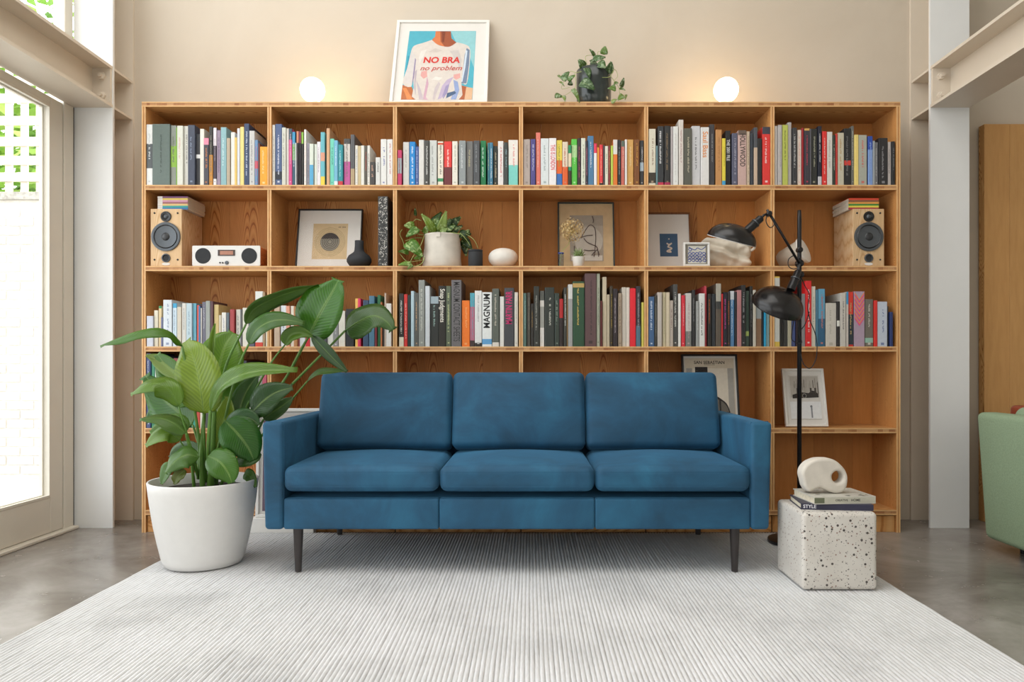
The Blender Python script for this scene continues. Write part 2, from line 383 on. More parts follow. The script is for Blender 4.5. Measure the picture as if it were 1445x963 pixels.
# sliding garden doors on the left
def glazed_door(name, y0, y1):
    o = (-2.53, (y0+y1)/2, 0); root = thing(name, None, None, o, kind='structure')
    for nm, b in (('stile', (-2.556, -2.506, y1-.10, y1, .02, 2.30)), ('stile', (-2.556, -2.506, y0, y0+.10, .02, 2.30)),
                  ('bottom_rail', (-2.556, -2.506, y0+.10, y1-.10, .02, .205)), ('top_rail', (-2.556, -2.506, y0+.10, y1-.10, 2.255, 2.30))):
        m = MB(o); m.box(*b); m.build(nm, M['door_paint'], root, bevel=.003, seg=1)
    for s in (-2.512, -2.550):
        m = MB(o)
        for b in ((s-.008, s+.008, y0+.10, y1-.10, .205, .217), (s-.008, s+.008, y0+.10, y1-.10, 2.243, 2.255), (s-.008, s+.008, y0+.10, y0+.112, .217, 2.243), (s-.008, s+.008, y1-.112, y1-.10, .217, 2.243)): m.box(*b)
        m.build('glazing_bead', M['door_paint'], root)
    m = MB(o); m.box(-2.534, -2.528, y0+.10, y1-.10, .205, 2.255); m.build('pane', M['glass'], root)
glazed_door('door_1', -1.30, .015); glazed_door('door_2', -2.62, -1.302); glazed_door('door_3', -3.94, -2.622); glazed_door('door_4', -5.26, -3.942)
single('trim_1', M['door_paint'], (-2.565, -2.500, .018, .098, 0, 2.31), bevel=.003, seg=1)       # jamb
single('trim_2', M['rubber'], (-2.56, -2.505, .098, .110, 0, 2.31))                        # black seal
single('trim_3', M['door_paint'], (-2.58, -2.47, -6.7, .10, 0, .018), bevel=.004, seg=1)           # threshold
single('wall_left', M['wall_white'], (-2.62, -2.52, -6.8, -5.27, 0, 4.3))
root = thing('window_1', None, None, (-2.54, -2.6, 2.54), kind='structure'); o = (-2.54, -2.6, 2.54)
for nm, b in (('frame', (-2.575, -2.51, .04, .11, 2.54, 4.3)), ('frame', (-2.575, -2.51, -5.26, -5.2, 2.54, 4.3)), ('frame', (-2.575, -2.51, -5.2, .04, 2.54, 2.60)), ('frame', (-2.575, -2.51, -5.2, .04, 4.24, 4.3)), ('mullion', (-2.575, -2.51, -2.65, -2.58, 2.60, 4.24))):
    m = MB(o); m.box(*b); m.build(nm, M['door_paint'], root, bevel=.003, seg=1)
m = MB(o); m.box(-2.545, -2.539, -5.2, .04, 2.60, 4.24); m.build('pane', M['glass'], root)
# garden beyond the doors
single('patio', M['paving'], (-9, -2.63, -8, 2.1, -.15, -.03))
GY = 2.05; GTOP = CAMH+(VY-272)/F*(GY+CAMD)
root = thing('wall_garden', None, None, (-5.2, GY+.03, 0), kind='structure'); o = (-5.2, GY+.03, 0)
m = MB(o); m.box(-9, -2.7, GY+.012, GY+.22, -.05, GTOP-.06); m.build('mortar_bed', M['mortar'], root)
m = MB(o); m.box(-9, -2.7, GY-.03, GY+.25, GTOP-.06, GTOP); m.build('coping', M['coping'], root)
mb = MB(); mb.rbox(0, 0, 0, .211, .03, .063, .006, n=1, seg=1); bme = mb.mesh('brick', M['brick'])
nr = int((GTOP-.06)/.075)
for r in range(nr):
    for k in range(5):
        b = bpy.data.objects.new('brick', bme); COL.objects.link(b); b.parent = root
        b.location = (-4.72+.225*k+(r % 2)*.1125+5.2, -.018+random.uniform(-.003, .003), .04+.075*r)
root = thing('trellis', 'pale timber lattice trellis on top of the white garden wall', 'trellis', (-5.2, GY+.1, GTOP)); o = (-5.2, GY+.1, GTOP)
sc6 = F/(GY+CAMD)
for v in (246, 222, 195, 165, 133, 108, 82):
    z = CAMH+(VY-v)/sc6; m = MB(o); m.box(-7.4, -2.8, GY+.085, GY+.105, z-.036, z+.036); m.build('slat', M['trellis'], root)
for k in range(26):
    x = -4.20-.128*13+.128*k; m = MB(o); m.box(x-.028, x+.028, GY+.106, GY+.126, GTOP, GTOP+1.2); m.build('upright', M['trellis'], root)
def foliage(name, label, c, rad, n, cols, size, trunk=True):
    rt = thing(name, label, 'tree', (c[0], c[1], 0)); m = MB((c[0], c[1], 0)); rd = random.Random(n)
    for i in range(n):
        p = Vector((rd.gauss(0, 1), rd.gauss(0, 1), rd.gauss(0, 1))); p.normalize(); p *= rd.random()**.4
        p = Vector((p.x*rad[0], p.y*rad[1], p.z*rad[2]))+Vector(c); a = Vector((rd.uniform(-1, 1), rd.uniform(-1, 1), rd.uniform(-.4, .4))).normalized(); b = a.orthogonal().normalized()
        s = size*rd.uniform(.6, 1.3); col = lin(rd.choice(cols)); m.poly([p-a*s, p+b*s*.5, p+a*s, p-b*s*.5], 0, col)
    m.build('crown', M['print_matt'], rt)['kind'] = 'stuff'
    m = MB((c[0], c[1], 0)); m.tube([(c[0], c[1], -.1), (c[0], c[1], c[2])], [.09, .05], 8); m.build('trunk', M['soil'], rt)
foliage('garden_tree', 'leafy green tree growing close behind the trellis', (-5.0, 3.6, 3.2), (1.9, .8, 1.6), 2600, ['8fb84a', 'a8cc5c', '6f9a3c', 'c3dc7a'], .10)
foliage('garden_tree', 'tall green tree seen through the clerestory glass', (-6.6, 4.2, 6.3), (1.3, 1.2, 1.5), 1800, ['a5c46a', 'bcd48a', '8fb060'], .12)

# timber panel and armchair on the right
root = thing('timber_panel', 'tall knotty larch board panel standing against the wall behind the armchair', 'panel', (3.1, .27, 0)); o = (3.1, .27, 0)
for k in range(7):
    m = MB(o); x = 2.592+.145*k; m.box(x, x+.1445, .265, .318, 0, 2.272); m.build('plank', M['larch_panel'], root, bevel=.0015, seg=1)
AX, AY0, AY1 = 2.175, -1.12, -.33
root = thing('armchair', 'sage green wool armchair at the right edge of the picture', 'armchair', (AX+.36, (AY0+AY1)/2, 0)); o = (AX+.36, (AY0+AY1)/2, 0)
def lean(k):
    def fn(p, h):
        t = (h.z-p.z)/(2*h.z); p = p.copy(); p.y *= 1-.06*t; p.x += k*t; return p
    return fn
m = MB(o); m.rbox(AX+.055, (AY0+AY1)/2, .3625, .11, AY1-AY0, .61, .03, fn=lean(.03)); m.build('backrest', M['chair_green'], root, smooth='all')
for y in (AY0+.05, AY1-.05):
    m = MB(o); m.rbox(AX+.42, y, .35, .62, .10, .53, .03, fn=lean(0)); m.build('armrest', M['chair_green'], root, smooth='all')
    m = MB(o); m.rbox(AX+.44, y, .668, .56, .085, .066, .022); m.build('arm_pad', M['leather'], root, smooth='all')
m = MB(o); m.rbox(AX+.41, (AY0+AY1)/2, .22, .60, .60, .14, .03); m.build('seat_base', M['chair_green'], root, smooth='all')
m = MB(o); m.rbox(AX+.42, (AY0+AY1)/2, .36, .58, .58, .14, .05, crown=.02); m.build('seat_cushion', M['chair_green'], root, smooth='all')
m = MB(o); m.rbox(AX+.19, (AY0+AY1)/2, .53, .16, .60, .34, .05); m.build('back_cushion', M['chair_green'], root, smooth='all')
for x in (AX+.17, AX+.66):
    for y in (AY0+.10, AY1-.10):
        m = MB(o); m.lathe([(.013, 0), (.02, .165)], 12, (x, y, 0)); m.build('leg', M['black_metal'], root)

# ------------------------------------------------------------------ rug
RX0, RX1, RY0, RY1 = -1.672, 1.453, -3.3, -.060
root = thing('ribbed_rug', 'large pale grey ribbed wool rug under the blue sofa', 'rug', ((RX0+RX1)/2, (RY0+RY1)/2, 0)); o = root.location
m = MB(o); m.rbox((RX0+RX1)/2, (RY0+RY1)/2, .004, RX1-RX0, RY1-RY0, .008, .003, n=1, seg=1); m.build('backing', M['rug'], root)
m = MB(o); NR = 215; pw = (RX1-RX0)/NR; NS = 70
for i in range(NR):
    xc = RX0+(i+.5)*pw; rows = []
    for k in range(NS+1):
        y = RY0+.004+(RY1-RY0-.008)*k/NS; dx = .0011*mnoise.noise((xc*40, y*5, 1)); hz = .0145+.0018*mnoise.noise((xc*60, y*7, 5))
        rows.append([m.av((xc+dx+q*pw, y, z)) for q, z in ((-.485, .0108), (-.30, hz-.0008), (0, hz), (.30, hz-.0008), (.485, .0108))])
    for a, b in zip(rows, rows[1:]):
        for j in range(4): m.face((a[j], a[j+1], b[j+1], b[j]))
    m.face(rows[0][::-1]); m.face(rows[-1])
rb = m.build('rib_pile', M['rug'], root, smooth='all'); rb['kind'] = 'stuff'
RZ = .0168   # walking surface of the rug

# ------------------------------------------------------------------ bookcase
BX0, BX1 = bx(200), bx(1270.6); ZT = bz(143.6); TB = .0265; TD = .021; BD = .277
SH = [bz(v) for v in (261.1, 375.6, 489.3, 604.6, 720.2)]     # tops of the shelves
DIV = [bx(u) for u in (380, 557.3, 735.2, 912, 1090.2)]
o = ((BX0+BX1)/2, 0, 0)
BC = thing('bookcase', 'wall-wide larch bookcase with six columns of open shelves', 'bookcase', o)
def hboard(name, x0, x1, z0, z1, y1=BD):
    m = MB(o); t = (z1-z0)*.24
    m.box(x0, x1, .0, y1, z0, z0+t, 0); m.box(x0, x1, .0, y1, z1-t, z1, 0); m.box(x0, x1, .0008, y1, z0+t, z1-t, 1); m.box(x0, x1, -.0006, 0, z0, z0+t, 2); m.box(x0, x1, -.0006, 0, z1-t, z1, 2)
    return m.build(name, [M['larch_h'], M['edge_h'], M['edge_light']], BC)
def vboard(name, x0, x1, z0, z1, y0=.0, y1=BD):
    m = MB(o); t = (x1-x0)*.33
    m.box(x0, x0+t, y0, y1, z0, z1, 0); m.box(x1-t, x1, y0, y1, z0, z1, 0); m.box(x0+t, x1-t, y0+.001, y1, z0, z1, 1); m.box(x0, x0+t, y0-.0006, y0, z0, z1, 2); m.box(x1-t, x1, y0-.0006, y0, z0, z1, 2)
    return m.build(name, [M['larch_v'], M['edge_v'], M['edge_light']], BC)
hboard('top_board', BX0, BX1, ZT-TB, ZT, BD+.02)
vboard('side_panel', BX0, BX0+TD, 0, ZT-TB, y1=BD+.02); vboard('side_panel', BX1-TD, BX1, 0, ZT-TB, y1=BD+.02)
for z in SH: hboard('shelf', BX0+TD, BX1-TD, z-TB, z)
tops = [ZT-TB]+[z-TB for z in SH[:-1]]
for zt, zb in zip(tops, SH):
    for x in DIV: vboard('divider', x-TD/2, x+TD/2, zb, zt, y0=.0012)
edges = [BX0+TD]+DIV+[BX1-TD]
for a, b in zip(edges, edges[1:]):
    m = MB(o); m.box(a+.003, b-.003, .012, .035, 0, SH[-1]-TB-.006); m.build('plinth', M['larch_h'], BC, bevel=.0015, seg=1)
pw = (BX1-BX0-2*TD)/36; mm = MB(); mm.box(-pw/2+.0004, pw/2-.0004, 0, .018, 0, ZT-TB); pme = mm.mesh('back_plank', M['larch_back'])
for k in range(36):
    b = bpy.data.objects.new('back_plank', pme); COL.objects.link(b); b.parent = BC
    b.location = (BX0+TD+(k+.5)*pw-o[0], BD+random.uniform(.0004, .0014), 0)

# ------------------------------------------------------------------ sofa
SD = 3.06; SX0, SX1 = (369-UX)/F*SD, (1090-UX)/F*SD; SY0 = SD-CAMD; SY1 = -.062
sc = (SX0+SX1)/2; o = (sc, (SY0+SY1)/2, 0)
SOFA = thing('sofa', 'blue velvet three-seat sofa with slim arms and tapered dark legs', 'sofa', o)
AW = .088; ZB = .199+RZ*.3; ZA = .656
for s in (-1, 1):
    xe = SX0 if s < 0 else SX1; xc = xe-s*AW/2
    def fn(p, h, s=s):
        p = p.copy(); t = (h.z-p.z)/(2*h.z); p.x -= s*.012*t*(1 if p.x*s > 0 else 0); return p
    m = MB(o); m.rbox(xc, (SY0+SY1)/2, (ZB+ZA)/2, AW, SY1-SY0, ZA-ZB, .016, n=3, seg=4, fn=fn); a = m.build('arm', M['velvet'], SOFA, smooth='all')
    m = MB(o); xi = xe-s*AW; y = SY0+.018
    for xx in (xi+s*.006, ):
        m.tube([(xx-s*.0055, y, ZB+.01), (xx-s*.0055, y, ZA-.014), (xx-s*.0035, y, ZA-.003), (xe-s*.012, y, ZA+.0005)], .0032, 6)
    m.build('seam', M['velvet'], a, smooth='all')
xi0, xi1 = SX0+AW, SX1-AW; third = (xi1-xi0)/3
for k in range(3):
    m = MB(o); m.rbox(xi0+third*(k+.5), SY0+.03, (ZB+.334)/2, third-.0012, .045, .334-ZB, .01, n=2, seg=4); m.build('front_rail', M['velvet'], SOFA, smooth='all')
m = MB(o); m.rbox(sc, (SY0+SY1)/2+.02, .275, xi1-xi0, SY1-SY0-.06, .12, .01, n=1, seg=2); m.build('seat_deck', M['velvet'], SOFA, smooth='all')
m = MB(o); m.rbox(sc, SY1-.05, .49, xi1-xi0, .09, .56, .02, n=2, seg=3); m.build('back_frame', M['velvet'], SOFA, smooth='all')
def loop(m, cx, cy, cz, sx, sy, r, rad=.0028, M_=None):
    pts = []
    for qx, qy, a0 in ((1, 1, 0), (-1, 1, 90), (-1, -1, 180), (1, -1, 270)):
        for i in range(5):
            a = math.radians(a0+90*i/4); p = Vector((qx*(sx/2-r)+r*math.cos(a), qy*(sy/2-r)+r*math.sin(a), 0))
            if M_: p = M_ @ p
            pts.append(Vector((cx, cy, cz))+p)
    m.tube(pts, rad, 6, closed=True)
CZ0, CZ1 = .363, .470; cd = .60
for k in range(3):
    cx = xi0+third*(k+.5); m = MB(o)
    m.rbox(cx, SY0-.006+cd/2, (CZ0+CZ1)/2, third-.004, cd, CZ1-CZ0, .034, n=4, seg=8, crown=.028); c = m.build('seat_cushion', M['velvet'], SOFA, smooth='all')
    m = MB(o)
    for z in (CZ0+.022, CZ1-.022): loop(m, cx, SY0-.006+cd/2, z, third-.004-.008, cd-.008, .03)
    m.build('piping', M['velvet'], c, smooth='all')
R = Matrix.Rotation(math.radians(-14), 3, 'X')
for k in range(3):
    wid = (xi1-xi0-.012)/3; cx = xi0+.006+wid*(k+.5); m = MB(o); R2 = R
    def fn2(p, h):
        p = p.copy(); e = max(0, 1-(p.x/h.x)**2)*max(0, 1-(p.z/h.z)**2)
        p.y += (.028 if p.y > 0 else -.028)*e; return p
    C = (cx, SY1-.225, .665)
    m.rbox(C[0], C[1], C[2], wid-.006, .15, .375, .03, n=4, seg=8, M=R2, fn=fn2); c = m.build('back_cushion', M['velvet'], SOFA, smooth='all')
    m = MB(o); RM = R2 @ Matrix.Rotation(PI/2, 3, 'X')
    loop(m, C[0], C[1]+(R2 @ Vector((0, -.052, 0))).y, C[2]+(R2 @ Vector((0, -.052, 0))).z, wid-.012, .37, .028, M_=RM); m.build('piping', M['velvet'], c, smooth='all')
LX0, LX1 = -.988, .872
for x in (LX0, LX1):
    for y in (3.112-CAMD, 3.789-CAMD):
        dz = RZ if y < RY1 else 0
        m = MB(o); m.lathe([(.0135, dz), (.0215, ZB+.006)], 20, (x, y, 0)); m.build('leg', M['dark_leg'], SOFA, smooth=True)
# ------------------------------------------------------------------ terrazzo cube with books and sculpture
CD0 = F*(CAMH-RZ)/(834-VY); cx0, cx1 = (1132.5-UX)/F*CD0, (1239-UX)/F*CD0; cy0 = CD0-CAMD
o = ((cx0+cx1)/2, cy0+.15, RZ); m = MB(o); m.rbox(o[0], o[1], RZ+.152, cx1-cx0, .30, .304, .018, n=3, seg=3)
t = m.build('terrazzo_cube', M['terrazzo'], None, smooth='all'); t.location = o
tag(t, 'white terrazzo cube side table with dark stone chips', 'side table')
TZ = RZ+.304

# ------------------------------------------------------------------ books
NAMED = [('black', '1c1c1e'), ('charcoal', '3c3c3e'), ('dark grey', '5a5a5a'), ('grey', '8c8c8a'), ('pale grey', 'c4c4c0'), ('white', 'e6e4de'), ('cream', 'ddd2b8'), ('beige', 'c3b090'), ('tan', 'b98850'),
         ('brown', '6b4830'), ('dark brown', '3a2820'), ('red', 'd0302c'), ('dark red', '8a2c30'), ('pink', 'd05a90'), ('pale pink', 'dcb0b4'), ('coral', 'dd8068'), ('orange', 'ec8028'), ('yellow', 'e6cc50'),
         ('pale yellow', 'ecdc98'), ('lime green', 'a8c050'), ('green', '2f8050'), ('dark green', '284c34'), ('bright green', '5cc24a'), ('teal', '2c8f98'), ('pale teal', '7cc8c0'), ('sky blue', '6ab0d8'), ('blue', '2878c0'),
         ('navy', '2c3c68'), ('slate blue', '55708c'), ('pale blue', 'b4ccd8'), ('purple', '7c5c90'), ('olive', '6c6c48')]
def cname(hx):
    a = [int(hx[i:i+2], 16) for i in (0, 2, 4)]
    return min(NAMED, key=lambda n: sum((a[i]-int(n[1][2*i:2*i+2], 16))**2 for i in range(3)))[0]
ORD = 'first second third fourth fifth sixth seventh eighth ninth tenth eleventh twelfth thirteenth fourteenth fifteenth sixteenth seventeenth eighteenth nineteenth twentieth twenty-first twenty-second twenty-third twenty-fourth twenty-fifth twenty-sixth twenty-seventh twenty-eighth twenty-ninth thirtieth thirty-first thirty-second thirty-third thirty-fourth thirty-fifth thirty-sixth'.split()
def book(x0, x1, yf, zb, h, dep, hx, tcol=None, bands=(), text=None, label='', group=None, rnd=random, tsize=None, pattern=None, cat='book'):
    xc = (x0+x1)/2; wd = x1-x0; o = (xc, yf, zb)
    rt = thing('book', label, cat, o, group=group)
    m = MB(); hw = wd/2; ct = min(.0025, wd*.16); base = lin(hx); e = min(.0022, wd*.14)
    cuts = sorted({0.0, 1.0} | {round(q, 4) for b in bands for q in b[:2]})
    def colat(t):
        c = hx
        for b in bands:
            if b[0] <= t <= b[1]: c = b[2]
        return lin(c)
    # spine with softly rounded edges
    prof = [(-hw, e*1.2), (-hw+e*.35, e*.35), (-hw+e*1.4, 0), (hw-e*1.4, 0), (hw-e*.35, e*.35), (hw, e*1.2)]
    for a, b in zip(cuts, cuts[1:]):
        c = colat((a+b)/2); lo = [m.av((p[0], p[1], a*h)) for p in prof]; hi = [m.av((p[0], p[1], b*h)) for p in prof]
        for i in range(5): m.face((lo[i], lo[i+1], hi[i+1], hi[i]), 0, c)
    m.face([m.av((p[0], p[1], h)) for p in prof]+[m.av((hw, ct+e, h)), m.av((-hw, ct+e, h))], 0, colat(1)); m.face(([m.av((p[0], p[1], 0)) for p in prof]+[m.av((hw, ct+e, 0)), m.av((-hw, ct+e, 0))])[::-1], 0, colat(0))
    m.box(-hw, -hw+ct, e*1.2, dep, 0, h, 0, base); m.box(hw-ct, hw, e*1.2, dep, 0, h, 0, base)
    m.build('cover', M['print'], rt)
    m = MB(); m.box(-hw+ct, hw-ct, .002+e, dep-.004, .002, h-.003); m.build('pages', M['pages'], rt)
    if text or tcol or pattern:
        m = MB(); y = -.0003; tc = lin(tcol or 'e0e0e0')
        if text:
            tl = tsize or .62; a, b = text[1]; add_text(m, text[0], wd*tl, tc, (0, y, h*(1-(a+b)/2)), (0, 0, -1 if not text[2] else 1), (1, 0, 0) if not text[2] else (-1, 0, 0), maxw=h*(b-a), bold=text[3])
        elif tcol:
            z = h*(1-rnd.uniform(.08, .2)); end = h*rnd.uniform(.15, .45); tw = min(.009, wd*rnd.uniform(.2, .34)); ox = rnd.uniform(-.08, .08)*wd; tc = tuple(.72*p+.28*q for p, q in zip(tc, base))
            while z > end:   # tiny rows of print, too small to read
                L = rnd.uniform(.6, 1.1)*tw*.62
                if rnd.random() < .84:
                    k = rnd.random(); a, b = (-.5, .5) if k < .45 else (-.5, .18) if k < .8 else (-.18, .5)
                    m.poly([(ox+a*tw, y, z-L), (ox+b*tw, y, z-L), (ox+b*tw, y, z), (ox+a*tw, y, z)], 0, tc)
                z -= L*1.35
            if rnd.random() < .6:
                q = wd*.16; z = h*.06; m.poly([(-q, y, z-q*.8), (q, y, z-q*.8), (q, y, z+q*.8), (-q, y, z+q*.8)], 0, tc)
        if pattern: pattern(m, hw, h, y)
        if m.f:
            st = m.build('spine_title', M['print'], rt)
            if not text: st['kind'] = 'stuff'
    return rt
def chevrons(m, hw, h, y):
    for k in range(6):
        z = h*(.98-k*.085); t = h*.02
        for s in (-1, 1):
            for j, c in ((0, 'f08a3c'), (1, 'e0408c')):
                zz = z-j*h*.035
                xa, xb = (0, s*hw*.9); dz = h*.13
                m.poly([(xa, y-.0001*j, zz-dz-t), (xb, y-.0001*j, zz-t), (xb, y-.0001*j, zz+t*.4), (xa, y-.0001*j, zz-dz+t*.4)][::(1 if s > 0 else -1)], 0, lin(c))
def marbled(m, hw, h, y):
    rd = random.Random(3)
    for i in range(420):
        x = rd.uniform(-.9, .9)*hw; z = rd.uniform(.02, .98)*h; a = rd.uniform(0, PI); r = rd.uniform(.08, .30)*hw; q = .28*r
        ca, sa = math.cos(a), math.sin(a)
        pts = [(x+ca*u*r-sa*v*q, y-.000002*i, z+sa*u*r+ca*v*q) for u, v in ((-1, 0), (-.3, -1), (.6, -.7), (1, .1), (.4, 1), (-.5, .8))]
        if all(abs(p[0]) < hw*.95 and 0 < p[2] < h for p in pts): m.poly(pts, 0, lin(rd.choice(['d8d5cc', '8c8a86', '1c1c1c', 'bcb8b0', '2a2a2a'])))
Z = 7.405
